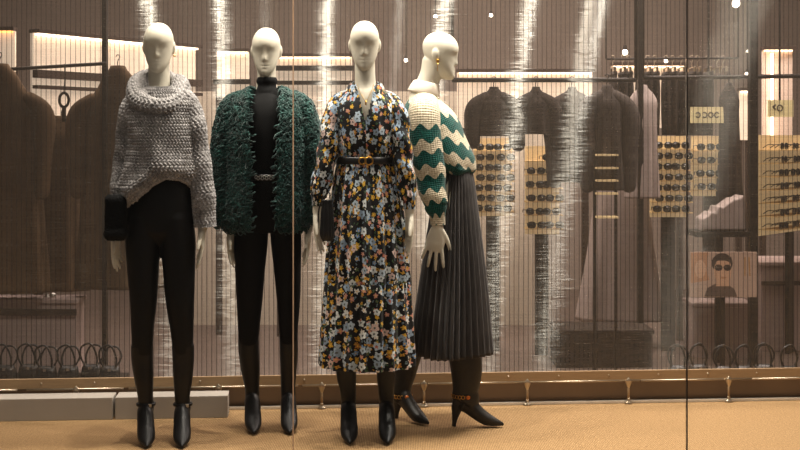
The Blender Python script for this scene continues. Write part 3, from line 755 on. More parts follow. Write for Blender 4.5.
# =============================================================== MANNEQUIN 3: floral dress
def mannequin3():
    Y = 5.74; x = WX(366, Y)
    t = thing('mannequin', 'cream mannequin in a long floral shirt dress with a black belt', 'mannequin', (x, Y, 0))
    b = MB()
    for g in head_grid(W(364.6, 45.5, Y) + np.array([0, -.01, 0]), yaw=0, pitch=.17): b.grid(g, caps=True)
    b.grid(tube([tuple5(364.8, 56, Y+.02, 10.2), tuple5(365, 74, Y+.02, 10.2), tuple5(365.5, 86, Y+.02, 11), tuple5(366, 96, Y+.015, 14)], 16, 24), caps=True)
    P, S, a = zloft([(z, x, Y, rx, ry) for z, rx, ry in [(.905, .09, .075), (1.0, .15, .1), (1.1, .13, .09), (1.2, .104, .07), (1.3, .117, .08), (1.38, .132, .088), (1.45, .148, .078), (1.50, .138, .064), (1.535, .10, .052), (1.555, .062, .042), (1.57, .034, .03)]], 60, 40); b.grid(P, caps=True)
    arm(b, [tuple5(338, 104, Y, 8.5), tuple5(331, 140, Y-.04, 7), tuple5(325.5, 170, Y-.055, 6), tuple5(318, 200, Y-.06, 4.8), tuple5(317, 212, Y-.06, 4.6)])
    hand(b, W(317, 213, Y-.06), (.06, -.02, -1), (1, -.35, 0), (.3, -1, 0), .16, .05)
    arm(b, [tuple5(393, 104, Y, 8.5), tuple5(400, 140, Y-.05, 7), tuple5(404.5, 170, Y-.058, 6.5), tuple5(409.5, 200, Y-.06, 5.5), tuple5(409.5, 212, Y-.06, 5)])
    hand(b, W(409.5, 214, Y-.06), (.0, -.02, -1), (-1, -.35, 0), (-.3, -1, 0), .16, .05)
    for L in ([(348, 238, Y, 14), (348, 300, Y, 11), (346, 350, Y, 9), (348, 395, Y+.05, 6)], [(384, 238, Y, 14), (384, 300, Y, 11), (385.5, 350, Y, 9), (386, 395, Y+.05, 6)]):
        b.grid(tube([tuple5(q[0], q[1], q[2]+.03, q[3]*.62) for q in L], 20, 18), caps=True)
    remeshed('body', b, M['skin'], t, .0036, 2)
    for cx, ax, fx, w in ((346, 348.5, .07, 10.5), (385.5, 386.5, .04, 9.8)):
        boot(t, M['leather'], [tuple5(cx, 335, Y+.02, w), tuple5(cx, 360, Y+.03, w), tuple5(cx+.4, 375, Y+.04, w-.5), tuple5(ax-.4, 392, Y+.055, 8), tuple5(ax, 406, Y+.07, 7.5)], (WX(ax, Y+.07), Y+.06), (fx, -1))
    # dress
    mb = MB()
    rows = [(161, 339.5, 393.5, .088), (156, 338, 395.5, .10), (145, 336, 397.5, .112), (125, 334, 399, .115), (110, 332, 400, .105), (102, 334, 398, .095), (95, 340, 391, .082), (89, 348, 383, .068), (84, 353, 378, .056)]
    n, m = 90, 140; P, S, a = zloft(pxtab(rows, Y), n, m)
    sa = np.sin(a); N = normals(P)
    zz = P[..., 2]; bl = np.clip((WZ(135, Y)-zz)*6, 0, 1)*np.clip((zz-WZ(161, Y))*16, 0, 1)
    P = P + N*(bl*(.004 + .005*np.sin(22*a)[None] + .003*np.sin(37*a+1)[None]) + .002*np.sin(11*a[None] + zz*30))[..., None]
    xv = (P[..., 0]-WX(366, Y))/Y*F; yv = HY-(P[..., 2]-ZC)/Y*F
    def keep(i, j):
        if math.cos(a[j]) < .1: return True
        y = yv[i, j]; w = np.interp(y, [83, 92, 108, 124], [10.5, 8.0, 4.0, 0])
        return not (abs(xv[i, j]+.4) < w)
    mb.grid(P, uv=ring_uv(P, .155), keep=keep)
    # sleeves
    for pts in ([(350, 95, Y, 6), (341, 101, Y, 9), (334, 113, Y-.02, 10.2), (330, 135, Y-.04, 10.2), (326.5, 160, Y-.055, 10), (321.5, 183, Y-.06, 9.6), (319, 194, Y-.06, 8.2), (318, 200, Y-.06, 6), (317.5, 206, Y-.06, 5.6)],
                [(381, 95, Y, 6), (390, 101, Y, 9), (397, 113, Y-.03, 10.2), (400.5, 135, Y-.05, 9.8), (403.5, 160, Y-.058, 9.4), (406.5, 185, Y-.06, 9), (408.5, 196, Y-.06, 8.2), (409.5, 202, Y-.06, 6.2), (409.5, 209, Y-.06, 6)]):
        Pt = tube([tuple5(*q) for q in pts], 110, 64, ends=False); aa = np.linspace(0, 2*PI, 64, endpoint=False); q = np.linspace(0, 1, 110)[:, None]
        Pt = Pt + normals(Pt)*(.005*np.sin(q*26+aa*2)*np.clip(q*3, 0, 1)*(q < .9) + .004*np.sin(12*aa)*np.clip((q-.6)*3, 0, 1)*(q < .92))[..., None]
        u = ring_uv(Pt, .055); u[..., 0] += 1.7 + pts[0][0]; mb.grid(Pt, uv=u)
    # skirt with a gathered lower tier
    def tier(rows, n, m, amp0, amp1, f1, f2, ph, uo):
        P, S, a = zloft(pxtab(rows, Y), n, m); q = np.linspace(0, 1, n)[:, None]
        fold = (amp0+(amp1-amp0)*q)*(np.sin(f1*a+ph+.6*np.sin(3*a)+q*.6) + .45*np.sin(f2*a+2*ph))
        d = np.stack([np.sin(a), -np.cos(a), 0*a], 1)[None]; P = P + d*fold[..., None]
        u = ring_uv(P, .215); u[..., 1] += uo; mb.grid(P, uv=u); return P
    tier([(160, 339, 394, .09), (166, 337, 396, .1), (180, 334.5, 399, .115), (220, 331, 403.5, .14), (260, 327.5, 407, .158), (286, 326, 409, .165)], 80, 240, .003, .0085, 17, 29, .7, 3.1)
    hemP = tier([(281, 325.5, 409.5, .168), (285, 325, 410, .172), (300, 324, 411, .178), (338, 322, 413, .19), (360, 321, 414, .195), (364.5, 321, 414, .195)], 60, 260, .005, .013, 19, 31, 2.1, 4.4)
    make_obj('dress', mb, M['floral'], t)
    # shirt collar: two flaps
    for sx in (-1, 1):
        c = MB(); G = np.zeros((8, 10, 3)); U = np.zeros((8, 10, 2))
        for i in range(8):
            for j in range(10):
                u, v = i/7, j/9
                q = (.15+u*.95)*2.3 if False else (PI*.80*(1-u) + .62*u)   # from the nape round to the front
                r0 = .058 + .010*u
                top = np.array([sx*math.sin(q)*r0, -math.cos(q)*r0*.95, WZ(81+5.5*u*u, Y)])
                r1 = r0 + .026; drop = np.interp(u, [0, .5, .85, 1], [7, 8.5, 14, 18])
                bot = np.array([sx*(math.sin(q)*r1 + .008*u*u), -math.cos(q)*(r1+.012), WZ(81+5.5*u*u+drop, Y)])
                p = top*(1-v) + bot*v + np.array([0, -.012*math.sin(PI*v)*u, .010*math.sin(PI*v)])
                G[i, j] = p + np.array([WX(365.5, Y), Y+.008, 0]); U[i, j] = (u*.16+sx*.3+.9, v*.06)
        c.grid(G, closed=False, uv=U); make_obj('collar', c, M['floral'], t, thick=.003)
    # belt and buckle
    c = W(366.5, 160.5, Y); belt = ring_tube(t, 'belt', M['belt'], c, .134, .112, (.004, .0165))
    for k, (dx, rr) in enumerate(((-.017, .015), (.012, .017))):
        p = np.array(c) + np.array([.002+dx, -.121, 0]); aa = np.linspace(0, 2*PI, 25); bb = np.linspace(0, 2*PI, 8, endpoint=False); R = np.zeros((25, 8, 3))
        for i, z in enumerate(aa):
            dv = np.array([math.cos(z), 0, math.sin(z)]); R[i] = p + dv*rr + np.cos(bb)[:, None]*dv*.0035 + np.sin(bb)[:, None]*np.array([0, .0035, 0])
        s = MB(); s.grid(R); make_obj('buckle_ring', s, M['gold'], belt)
    mb = MB(); p0 = W(396, 161, Y-.03)
    mb.box((p0[0]-.012, p0[1]-.02, p0[2]), (.012, .04, .034)); make_obj('belt_loop', mb, M['belt'], belt, smooth=False, bevel=.003)
    # pendant
    mb = MB(); a1 = W(357, 84, Y-.055); a2 = W(365.8, 101, Y-.088); a3 = W(374, 84, Y-.055)
    simple_tube(mb, [a1, W(361, 94, Y-.078), a2, W(370, 94, Y-.078), a3], .0012, 6, 20); nk = make_obj('necklace', mb, M['gold'], t)
    mb = MB(); simple_tube(mb, [a2, a2+np.array([0, -.004, -.018])], .004, 8, 4); make_obj('pendant', mb, M['gold'], nk)
    # black bag at its right hand
    bt = thing('handbag', 'black soft leather pouch bag held by the floral dress mannequin', 'bag', tuple(W(327, 238, Y-.17)))
    mb = MB(); p = W(327.2, 216, Y-.175); n, m = 50, 64
    P, S, a = zloft([(WZ(238, Y), p[0], p[1], .018, .010), (WZ(234, Y), p[0], p[1], .027, .020), (WZ(222, Y), p[0], p[1], .027, .022), (WZ(208, Y), p[0], p[1], .024, .018), (WZ(201, Y), p[0], p[1], .020, .013), (WZ(198, Y), p[0], p[1], .022, .014)], n, m, 2.5)
    P = P + normals(P)*(.003*np.sin(14*a))[None, :, None]; mb.grid(P, caps=True); make_obj('bag_body', mb, M['bag'], bt)
    mb = MB(); simple_tube(mb, [p+np.array([.012, 0, .07]), p+np.array([.010, .010, .10]), p+np.array([-.012, .035, .085]), p+np.array([-.036, .06, .04]), p+np.array([-.045, .085, -.06])], .0035, 8, 24, (0, 1, .2)); make_obj('strap', mb, M['bag'], bt)
mannequin3()

# =============================================================== MANNEQUIN 4: zigzag sweater, turned to the right
def mannequin4():
    Y = 5.99; x = WX(440, Y)
    t = thing('mannequin', 'cream mannequin turned right in a zigzag sweater and pleated grey skirt', 'mannequin', (x, Y, 0))
    b = MB()
    hc = W(442.8, 55.5, Y)
    for g in head_grid(hc + np.array([-.008, 0, 0]), yaw=PI/2-.16, pitch=.17): b.grid(g, caps=True)
    b.grid(tube([tuple5(434, 62, Y, 12, 9.5), tuple5(431, 74, Y, 11, 9.5), tuple5(425, 88, Y, 11, 10.5), tuple5(421, 98, Y, 12, 14), tuple5(421, 108, Y, 12, 22)], 20, 24), caps=True)
    P, S, a = zloft([(WZ(q[0], Y), WX(q[1], Y), Y, q[2]/F*Y, q[3]) for q in [(240, 450, 12, .09), (215, 449, 20, .15), (190, 448, 19, .14), (168, 446, 15, .10), (145, 440, 17, .12), (125, 434, 19, .14), (110, 428, 15, .145), (102, 424, 11, .11), (96, 422, 9, .06)]], 50, 36); b.grid(P, caps=True)
    Ya = Y-.16
    arm(b, [tuple5(424, 106, Ya+.03, 9), tuple5(424, 135, Ya, 8.5), tuple5(429, 165, Ya-.01, 8), tuple5(434, 195, Ya-.02, 6.5), tuple5(437.5, 220, Ya-.03, 5.2), tuple5(438, 228, Ya-.03, 4.9)])
    hand(b, W(438, 225, Ya-.03), (-.16, -.02, -1), (.25, 1, 0), (1, -.3, 0), .10, .17, 1.13, .6)
    Yb = Y+.16
    arm(b, [tuple5(428, 106, Yb-.03, 9), tuple5(432, 140, Yb+.03, 8.5), tuple5(446, 160, Yb+.05, 8), tuple5(458, 185, Yb+.05, 6), tuple5(462, 205, Yb+.05, 5)])
    hand(b, W(462, 205, Yb+.05), (.1, 0, -1), (0, -1, 0), (1, 0, 0), .2, .06)
    for L in ([(449, 238, Y-.07, 16), (457, 300, Y-.05, 11.5), (464, 345, Y-.03, 9), (466, 385, Y-.02, 7)], [(447, 238, Y+.07, 15), (425, 310, Y+.06, 11), (409, 355, Y+.1, 9), (404, 385, Y+.1, 6.5)]):
        b.grid(tube([tuple5(q[0], q[1], q[2]+.03, q[3]*.62) for q in L], 20, 18), caps=True)
    remeshed('body', b, M['skin'], t, .0036, 2)
    for sh, ax, yy, fw in (([(464.5, 338, 17, 12), (465, 355, 16.5, 12), (466.5, 375, 15.2, 11), (465.5, 390, 13, 10), (463.5, 402, 11, 9)], 462, -.03, (1, -.10)), ([(410, 338, 14, 11), (408, 355, 13.5, 11), (405.5, 372, 11, 9.5), (402.5, 388, 9, 8), (401.5, 402, 8.5, 7.6)], 401.5, .12, (.66, -.75))):
        yb = Y+yy
        o = boot(t, M['leather_b'], [tuple5(q[0], q[1], yb, q[2], q[3]) for q in sh], (WX(ax, yb), yb), fw, .87, heelw=.010)
        p = W(ax+.5, 395, yb)
        for k in range(10):
            q = -1.5 + k*.30; pp = p + np.array([.050*math.sin(q), -.046*math.cos(q), -.003*math.cos(q)]); s = MB()
            aa = np.linspace(0, 2*PI, 11); bb = np.linspace(0, 2*PI, 6, endpoint=False); R = np.zeros((11, 6, 3))
            for i, z in enumerate(aa):
                dv = np.array([math.cos(z)*math.cos(q), math.cos(z)*math.sin(q), math.sin(z)]); R[i] = pp + dv*.0082 + np.cos(bb)[:, None]*dv*.002 + np.sin(bb)[:, None]*np.array([math.sin(q), -math.cos(q), 0])*.002
            s.grid(R); make_obj('chain_link', s, M['gold'], o)
        pp = p + np.array([.022, -.050, -.001]); s = MB(); simple_tube(s, [pp, pp+np.array([.002, -.008, 0])], .0095, 14, 2, (0, 0, 1)); make_obj('stud', s, M['amber'], o)
    # pleated skirt
    rows = [(165, 441, 470, .105), (172, 439, 472, .125), (200, 433.5, 476, .16), (230, 429, 479.5, .185), (290, 420.5, 486, .225), (338, 414, 489.5, .255), (351, 412.5, 490.5, .26)]
    n, m = 60, 480; mb = MB(); P, S, a = zloft(pxtab(rows, Y), n, m)
    np_ = 34; ph = (a/(2*PI)*np_ + .35*np.sin(a*3)) % 1; saw = np.where(ph < .72, ph/.72, (1-ph)/.28)
    q = np.linspace(0, 1, n)[:, None]; d = np.stack([np.sin(a), -np.cos(a), 0*a], 1)[None]
    P = P + d*((saw[None]-.5)*(.007+.028*q))[..., None]; P[..., 2] += (.006*np.sin(a*3)*q)
    mb.grid(P); make_obj('skirt', mb, M['pleat'], t, thick=.0015)
    # shirt collar
    c = W(424, 92, Y); cb = MB(); G = np.zeros((7, 40, 3)); aa = np.linspace(0, 2*PI, 40, endpoint=False)
    prof = [(.050, .040), (.053, .046), (.058, .042), (.066, .02), (.072, -.004), (.070, -.008), (.055, -.01)]
    for i, (r, z) in enumerate(prof):
        G[i, :, 0] = c[0] + r*1.05*np.sin(aa) + z*.30; G[i, :, 1] = c[1] - r*1.0*np.cos(aa); G[i, :, 2] = c[2] + z - .22*r*np.sin(aa)
    cb.grid(G); make_obj('shirt_collar', cb, simple('white_shirt_cotton', (222, 210, 196), .8, var=.03), t)
    # sweater
    mb = MB()
    rows = [(176, 441, 468, .115, 0), (172, 436, 473, .14, 0), (166, 424, 475, .16, 0), (158, 415, 474.5, .172, 0), (148, 410, 470.5, .178, 0), (135, 406, 465, .178, 0), (120, 404, 459, .172, 0), (110, 404, 452, .15, 0), (103, 406, 444, .115, 0), (98, 409, 437, .08, 0), (95, 412, 433, .062, 0)]
    P, S, a = zloft(pxtab(rows, Y)[::-1], 110, 200)
    sag = .010*np.sin(a*5+1)*np.clip((WZ(150, Y)-P[..., 2])*8, 0, 1); P = P + np.stack([np.sin(a), -np.cos(a), 0*a], 1)[None]*sag[..., None]
    u = ring_uv(P, .14); xx = np.concatenate([P[..., 0], P[:, :1, 0]], 1); u[..., 1] += .06 - .42*(xx-WX(440, Y))
    # stripes on the front rise towards the waist
    mb.grid(P, uv=u)
    pts = [(425, 100, Y-.10, 13), (424, 112, Y-.15, 16), (424.5, 135, Ya-.01, 16.5), (427.5, 155, Ya-.015, 16), (431, 178, Ya-.02, 14.8), (434, 198, Ya-.028, 12.8), (436.5, 210, Ya-.03, 10.5), (437.5, 216, Ya-.03, 8), (438, 225, Ya-.03, 7.4)]
    Pt = tube([tuple5(q[0], q[1], q[2], q[3], q[3]*.8) for q in pts], 130, 100, ends=False); aa = np.linspace(0, 2*PI, 100, endpoint=False); qq = np.linspace(0, 1, 130)[:, None]
    Pt = Pt + normals(Pt)*(.005*np.sin(qq*24+aa)*np.clip((qq-.45)*3, 0, 1)*(qq < .85))[..., None]
    u = ring_uv(Pt, .0636); mb.grid(Pt, uv=u)
    e = Pt[-1]; cc = e.mean(0); mb.grid(np.stack([e, cc+(e-cc)*.8+np.array([0, 0, .02])]))
    pts = [(428, 102, Y+.10, 13), (430, 125, Yb+.02, 15), (442, 150, Yb+.045, 13), (456, 178, Yb+.05, 10), (461, 198, Yb+.05, 7.5)]
    Pt = tube([tuple5(q[0], q[1], q[2], q[3], q[3]*.8) for q in pts], 60, 60, ends=False); mb.grid(Pt, uv=ring_uv(Pt, .0636))
    make_obj('sweater', mb, M['zigzag'], t)
    e = W(437.8, 60, Y-.072); mb = MB(); s = ring_tube(t, 'earring', M['gold'], (e[0], e[1], e[2]-.004), .005, .003, (.0022, .008))
    mb = MB(); simple_tube(mb, [e+np.array([0, -.004, -.014]), e+np.array([-.001, -.004, -.05])], .0018, 6, 4); make_obj('earring_drop', mb, M['gold'], s)
mannequin4()
# =============================================================== SHOP INTERIOR BEHIND THE SCREEN
ORDW = ['first', 'second', 'third', 'fourth', 'fifth', 'sixth', 'seventh', 'eighth', 'ninth', 'tenth', 'eleventh', 'twelfth', 'thirteenth', 'fourteenth']
FLOOR_Z = -.25
def lit_panel(label, px0, px1, py_top, py_bot, Y0, Y1=None, bars=(), strength=None, bar_mat='dark_metal', vert=None):
    """white wall panel with an LED strip along its top edge (py_top is read at px0)"""
    Y1 = Y1 or Y0
    A = W(px0, py_top, Y0); xb = WX(px1, Y1); zb = WZ(py_bot, Y0); zt = A[2]
    B = np.array([xb, Y1, zt]); dx, dy = B[0]-A[0], B[1]-A[1]; L = math.hypot(dx, dy); rot = math.atan2(dy, dx)
    c = (A+B)/2; nrm = np.array([math.sin(rot), -math.cos(rot), 0])
    t = thing('illuminated_panel', label, 'panel', (c[0], c[1], zb))
    mb = MB(); mb.box((c[0], c[1], (zt+zb)/2), (L, .03, zt-zb), rot); make_obj('panel', mb, M['panel_glow' if not vert else 'white_panel'], t, smooth=False)
    q = c + nrm*.035
    mb = MB(); mb.box((q[0], q[1], zt-.008), (L-.02, .03, .012), rot); make_obj('light_strip', mb, (M['led'] if not vert else led_soft) if strength is None else strength, t, smooth=False)
    q = c + nrm*.03
    mb = MB(); mb.box((q[0], q[1], zt+.012), (L+.02, .10, .024), rot); make_obj('top_cover', mb, M['wall_dark'], t, smooth=False)
    for by, bh in bars:
        z = WZ(by, Y0); q = c + nrm*.05; mb = MB(); mb.box((q[0], q[1], z), (L+.04, .05, bh/F*Y0), rot); make_obj('cross_bar', mb, M[bar_mat], t, smooth=False)
    if vert:
        p = W(vert, 0, Y0 - .04); mb = MB(); simple_tube(mb, [(p[0], p[1], zb+.05), (p[0], p[1], zt-.03)], .012, 10, 3); make_obj('light_tube', mb, M['led'], t)
    # two legs carry the panel
    for k in (-.45, .45):
        p = c + np.array([dx, dy, 0])*k - nrm*.03; mb = MB(); mb.box((p[0], p[1], (zb+FLOOR_Z)/2+.02), (.05, .04, zb-FLOOR_Z+.04), rot); make_obj('leg', mb, M['wall_dark'], t, smooth=False)
    return t
def glowing(name, c, s):
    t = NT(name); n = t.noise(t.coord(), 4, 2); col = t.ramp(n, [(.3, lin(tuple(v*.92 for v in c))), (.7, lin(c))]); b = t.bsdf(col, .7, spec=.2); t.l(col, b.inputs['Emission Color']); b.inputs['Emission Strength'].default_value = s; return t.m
M['panel_glow'] = glowing('glowing_white_panel', (236, 214, 190), .6)  # wall panel with added emission, so its whole face reads as strip-lit
led_soft = emis('soft_led', (255, 214, 176), 5)
lit_panel('large slanting wall panel lit from its top edge behind the hanging jackets at left', 32, 194, 33, 122, 8.7, 10.15, bars=((74, 8), (87, 3.5)), bar_mat='wall_dark')
lit_panel('narrow amber lit panel at the far left edge beside the large slanting panel', -22, 15.5, 31, 72, 8.9, strength=emis('amber_led', (255, 176, 96), 3))
lit_panel('lit panel with a dark bar seen between the grey sweater and green jacket mannequins', 217, 249, 52, 96, 10.4, bars=((82, 5),))
lit_panel('low wide lit panel with dark bars seen between the green jacket and floral dress mannequins', 276, 352, 57, 100, 10.3, bars=((68.5, 5), (83, 4)), strength=led_soft)
lit_panel('lit panel behind the dark coats just right of the zigzag sweater mannequin', 457, 592, 72.5, 128, 10.0, strength=led_soft)
lit_panel('lit panel behind the grey and pale coats left of the glass joint', 611, 684, 66, 128, 10.1, strength=led_soft)
lit_panel('lit niche panel with a vertical light tube at the right edge', 762, 792, 50, 146, 10.3, vert=772)
lit_panel('small narrow lit panel just left of the dark post at right', 739, 750.5, 91, 140, 10.5)

def post(px, Y, w, lab, top=3.76):
    x = WX(px, Y); mb = MB(); mb.box((x, Y, (top+FLOOR_Z)/2), (w/F*Y, .06, top-FLOOR_Z)); o = make_obj('post', mb, M['dark_metal'], smooth=False, loc=(x, Y, FLOOR_Z))
    tag(o, lab, 'post')
post(105, 8.4, 4.5, 'dark steel post left of the grey sweater mannequin, in front of the slanting lit panel')
post(640, 9.25, 5, 'dark steel post behind the pale coat near the glass joint')
post(753, 9.0, 8, 'wide dark post left of the lit niche with the light tube')

def rail(label, pa, pb, Ya, Yb, r, sq=False, posts=(0, 1)):
    A = W(pa[0], pa[1], Ya); B = W(pb[0], pb[1], Yb); c = (A+B)/2; t = thing('clothes_rail', label, 'clothes rail', (c[0], c[1], FLOOR_Z))
    mb = MB(); simple_tube(mb, [A, c, B], r, 10); make_obj('rod', mb, M['dark_metal'], t)
    for k in posts:
        p = A + (B-A)*k; mb = MB(); simple_tube(mb, [(p[0], p[1], p[2]), (p[0], p[1], 3.76)], r*.7, 10, 3); make_obj('hanging_rod', mb, M['dark_metal'], t)
    return t
rail('thin dark clothes rail rising across the slanting lit panel at left', (-30, 71.5), (106, 63.5), 8.75, 8.3, .012, posts=(0,))
rail('thick dark clothes rail carrying the coats right of the zigzag sweater mannequin', (452, 80), (636, 80), 9.0, 9.0, .017)
rail('dark clothes rail crossing behind the glass joint towards the lit niche', (643, 78), (850, 75.5), 9.3, 9.5, .016)
rail('slender high rail full of clip hangers right of the grey coat', (606, 59), (738, 58), 9.75, 9.75, .008)

def garment(label, cat, cx, top, hw, hem, Y, mat, group=None, sleeves=True, flare=1.05, depth=.10, sl=None, name='coat', yaw=0, neck=.28, slope=1.0):
    """a garment on its hanger: shouldered body, two sleeves, hanger hook"""
    c = W(cx, top, Y); w = hw/F*Y; zt = c[2]; zb = WZ(hem, Y); t = thing(name, label, cat, (c[0], c[1], zb), 0, group)
    rows = [(zb, w*flare, depth*1.15), (zb+(zt-zb)*.45, w*(.9+(flare-1)*.35), depth), (zt-.20*slope, w*.90, depth), (zt-.10*slope, w*(.92 if slope < 1.2 else .78), depth*.9), (zt-.055*slope, w*(.72 if slope < 1.2 else .52), depth*.7), (zt-.015*slope, w*(.38 if slope < 1.2 else .32), depth*.55), (zt, w*neck, depth*.5), (zt+.015, w*neck*.9, depth*.45)]
    P, S, a = zloft([(z, c[0], c[1], rx, ry) for z, rx, ry in rows], 50, 56, 2.4)
    rs = np.random.RandomState(int(cx*7+hem) % 1000); p0 = rs.rand(4)*6
    q = np.clip((zt-.15-P[..., 2])/max(.2, zt-zb), 0, 1)
    P = P + normals(P)*(q*(.020*np.sin(7*a+p0[0])+.014*np.sin(12*a+p0[1])))[..., None]
    mb = MB(); mb.grid(P, caps=True); make_obj('body', mb, M[mat], t)
    if sleeves:
        L = sl or min(.58, (zt-zb)*.85)
        for s in (-1, 1):
            b = np.array([c[0]+s*w*.86, c[1]-.02, zt-.09*slope*(1 if slope < 1.2 else 1.15)]); mb = MB()
            pts = [tuple(b+np.array([-s*.05, 0, .02]))+(.05, .055), tuple(b+np.array([s*.02, 0, -.04]))+(.065, .065), tuple(b+np.array([s*.045, -.02, -.3*L/.5]))+(.058, .058), tuple(b+np.array([s*.04, -.03, -L]))+(.05, .05)]
            P2 = tube(pts, 24, 18); mb.grid(P2, caps=True); make_obj('sleeve', mb, M[mat], t)
    mb = MB(); simple_tube(mb, [(c[0], c[1], zt-.01), (c[0], c[1], zt+.05), (c[0]+.012, c[1], zt+.075), (c[0], c[1], zt+.09), (c[0]-.014, c[1], zt+.075)], .0035, 6, 16); make_obj('hanger_hook', mb, M['dark_metal'], t)
    return t
garment('dark wool jacket with broad shoulders hanging at the far left edge', 'jacket', 0, 66, 44, 292, 8.35, 'brown_cloth', name='jacket', flare=1.15, slope=2.3, neck=.2)
garment('dark wool jacket hanging behind the post left of the grey sweater mannequin', 'jacket', 118, 68, 38, 288, 8.5, 'brown_cloth', name='jacket', flare=1.15, slope=2.3, neck=.2)
garment('long dark dress hanging low between the two dark jackets at left', 'dress', 62, 118, 25, 290, 8.72, 'brown_cloth', name='dress', sleeves=False, neck=.5)
garment('dark coat hanging just right of the zigzag sweater, first on the thick rail', 'coat', 494, 89, 18, 136, 9.0, 'dark_cloth')
garment('dark coat with a narrow collar, second on the thick rail', 'coat', 536, 89, 15, 134, 9.0, 'dark_cloth', sl=.3)
garment('charcoal coat with round shoulders hanging third on the thick rail', 'coat', 572, 89, 15, 182, 9.02, 'grey_cloth')
garment('large grey coat hanging fourth on the thick rail beside the pale coat', 'coat', 607, 87, 17, 190, 8.72, 'grey_cloth')
garment('pale sleeveless coat hanging behind the dark post near the glass joint', 'coat', 643, 87, 15, 198, 9.32, 'pale_cloth', sleeves=False)
garment('pale flared gown hanging below the grey coats, spreading towards its hem', 'dress', 622, 140, 29, 320, 9.86, 'pale_cloth', name='gown', sleeves=False, flare=1.5, depth=.14)
garment('dark dress hanging below the rail between the glass joint and the dark post', 'dress', 729, 85, 10, 206, 9.45, 'dark_cloth', sleeves=False, name='dress')
# hangers on the high rail with dark trousers folded over them
def hangers():
    Y = 9.75; z = WZ(59, Y); N = 14
    def lab(i): return '%s steel clip hanger from the left on the slender high rail' % ORDW[i]
    def lab2(i): return '%s pair of dark trousers from the left under the slender high rail' % ORDW[i]
    x0 = WX(613, Y); t = thing('clip_hanger', lab(0), 'hanger', (x0, Y, z), 0, 'clip hangers on the high rail')
    mb = MB(); simple_tube(mb, [(x0-.018, Y, z+.004), (x0-.012, Y, z+.02), (x0, Y, z+.026), (x0+.014, Y, z+.014), (x0+.010, Y, z-.008), (x0, Y, z-.02), (x0, Y, z-.07)], .0032, 6, 26, (0, 1, 0)); make_obj('hook', mb, M['chrome'], t)
    mb = MB(); simple_tube(mb, [(x0-.012, Y-.16, z-.07), (x0, Y, z-.065), (x0+.012, Y+.16, z-.07)], .005, 6, 8, (0, 0, 1)); make_obj('bar', mb, M['chrome'], t)
    for s in (-1, 1):
        mb = MB(); mb.box((x0+s*.011, Y+s*.14, z-.085), (.016, .022, .035)); make_obj('clip', mb, M['chrome'], t, smooth=False)
    tr = thing('trousers', lab2(0), 'trousers', (x0, Y, z-.5), 0, 'trousers on the high rail')
    mb = MB(); P, S, a = zloft([(z-.58, x0, Y, .020, .12), (z-.4, x0, Y, .024, .14), (z-.2, x0, Y, .022, .15), (z-.098, x0, Y, .012, .15)], 12, 20, 2.6); mb.grid(P, caps=True); make_obj('legs', mb, M['dark_cloth'], tr)
    mb = MB(); P, S, a = zloft([(z-.125, x0, Y, .021, .152), (z-.10, x0, Y, .016, .152)], 4, 20, 2.6); mb.grid(P, caps=True); make_obj('waistband', mb, M['grey_cloth'], tr)
    for i in range(1, N):
        x = x0 + i*.0655 + .012*math.sin(i*2.3)
        dup(t, (x, Y, z), .02*math.sin(i*1.7), lab(i)); 
        if i < 12: dup(tr, (x, Y, z-.5), .02*math.sin(i*1.7), lab2(i))
hangers()
# dark ring tie hanging in front of the lit panel
def ring_tie():
    c = W(64, 100, 8.2); t = thing('belt_loop', 'dark ring shaped belt hanging between the two dark jackets at left', 'belt', tuple(c))
    mb = MB(); aa = np.linspace(0, 2*PI, 25); simple_tube(mb, [(c[0]+.03*math.sin(q), c[1], c[2]+.045*math.cos(q)) for q in aa], .009, 8, 40, (0, 1, 0)); make_obj('loop', mb, M['dark_cloth'], t)
    mb = MB(); simple_tube(mb, [(c[0], c[1], c[2]+.05), (c[0]+.004, c[1]+.01, c[2]+.15), (c[0]-.002, c[1]+.02, c[2]+.232)], .004, 6, 8); make_obj('cord', mb, M['dark_metal'], t)
    mb = MB(); simple_tube(mb, [(c[0], c[1], c[2]-.045), (c[0], c[1], c[2]-.14)], .014, 8, 4); make_obj('tail', mb, M['dark_cloth'], t)
ring_tie()

# ---- sunglasses on lit cream displays
def sunglasses_proto():
    t = thing('sunglasses', 'x', 'sunglasses', (0, 0, 0))
    for s in (-1, 1):
        mb = MB(); aa = np.linspace(0, 2*PI, 20, endpoint=False)
        rim = [(s*.036+.029*math.copysign(abs(math.cos(q))**.8, math.cos(q)), -.003-.004*abs(math.cos(q)), .026+.023*math.copysign(abs(math.sin(q))**.8, math.sin(q))) for q in aa]
        r = np.array(rim); P = np.stack([r+np.array([0, -.002, 0]), r+np.array([0, .002, 0])]); mb.grid(P, caps=True); make_obj('lens', mb, M['lens'], t)
        mb = MB(); simple_tube(mb, rim+rim[:1], .0028, 6, 40, (0, 1, 0)); make_obj('rim', mb, M['frame'], t)
        mb = MB(); simple_tube(mb, [(s*.066, -.002, .036), (s*.069, .03, .036), (s*.066, .09, .034), (s*.062, .125, .012)], .0032, 6, 14, (1, 0, 0)); make_obj('temple', mb, M['frame'], t)
    mb = MB(); simple_tube(mb, [(-.008, -.004, .032), (0, -.006, .035), (.008, -.004, .032)], .003, 6, 6, (0, 0, 1)); make_obj('bridge', mb, M['frame'], t)
    return t
GP = sunglasses_proto(); GP_USED = [False]
M['board_glow'] = glowing('glowing_cream_board', (222, 194, 146), .30)  # lamp light on the boards and bare shelves put in as emission
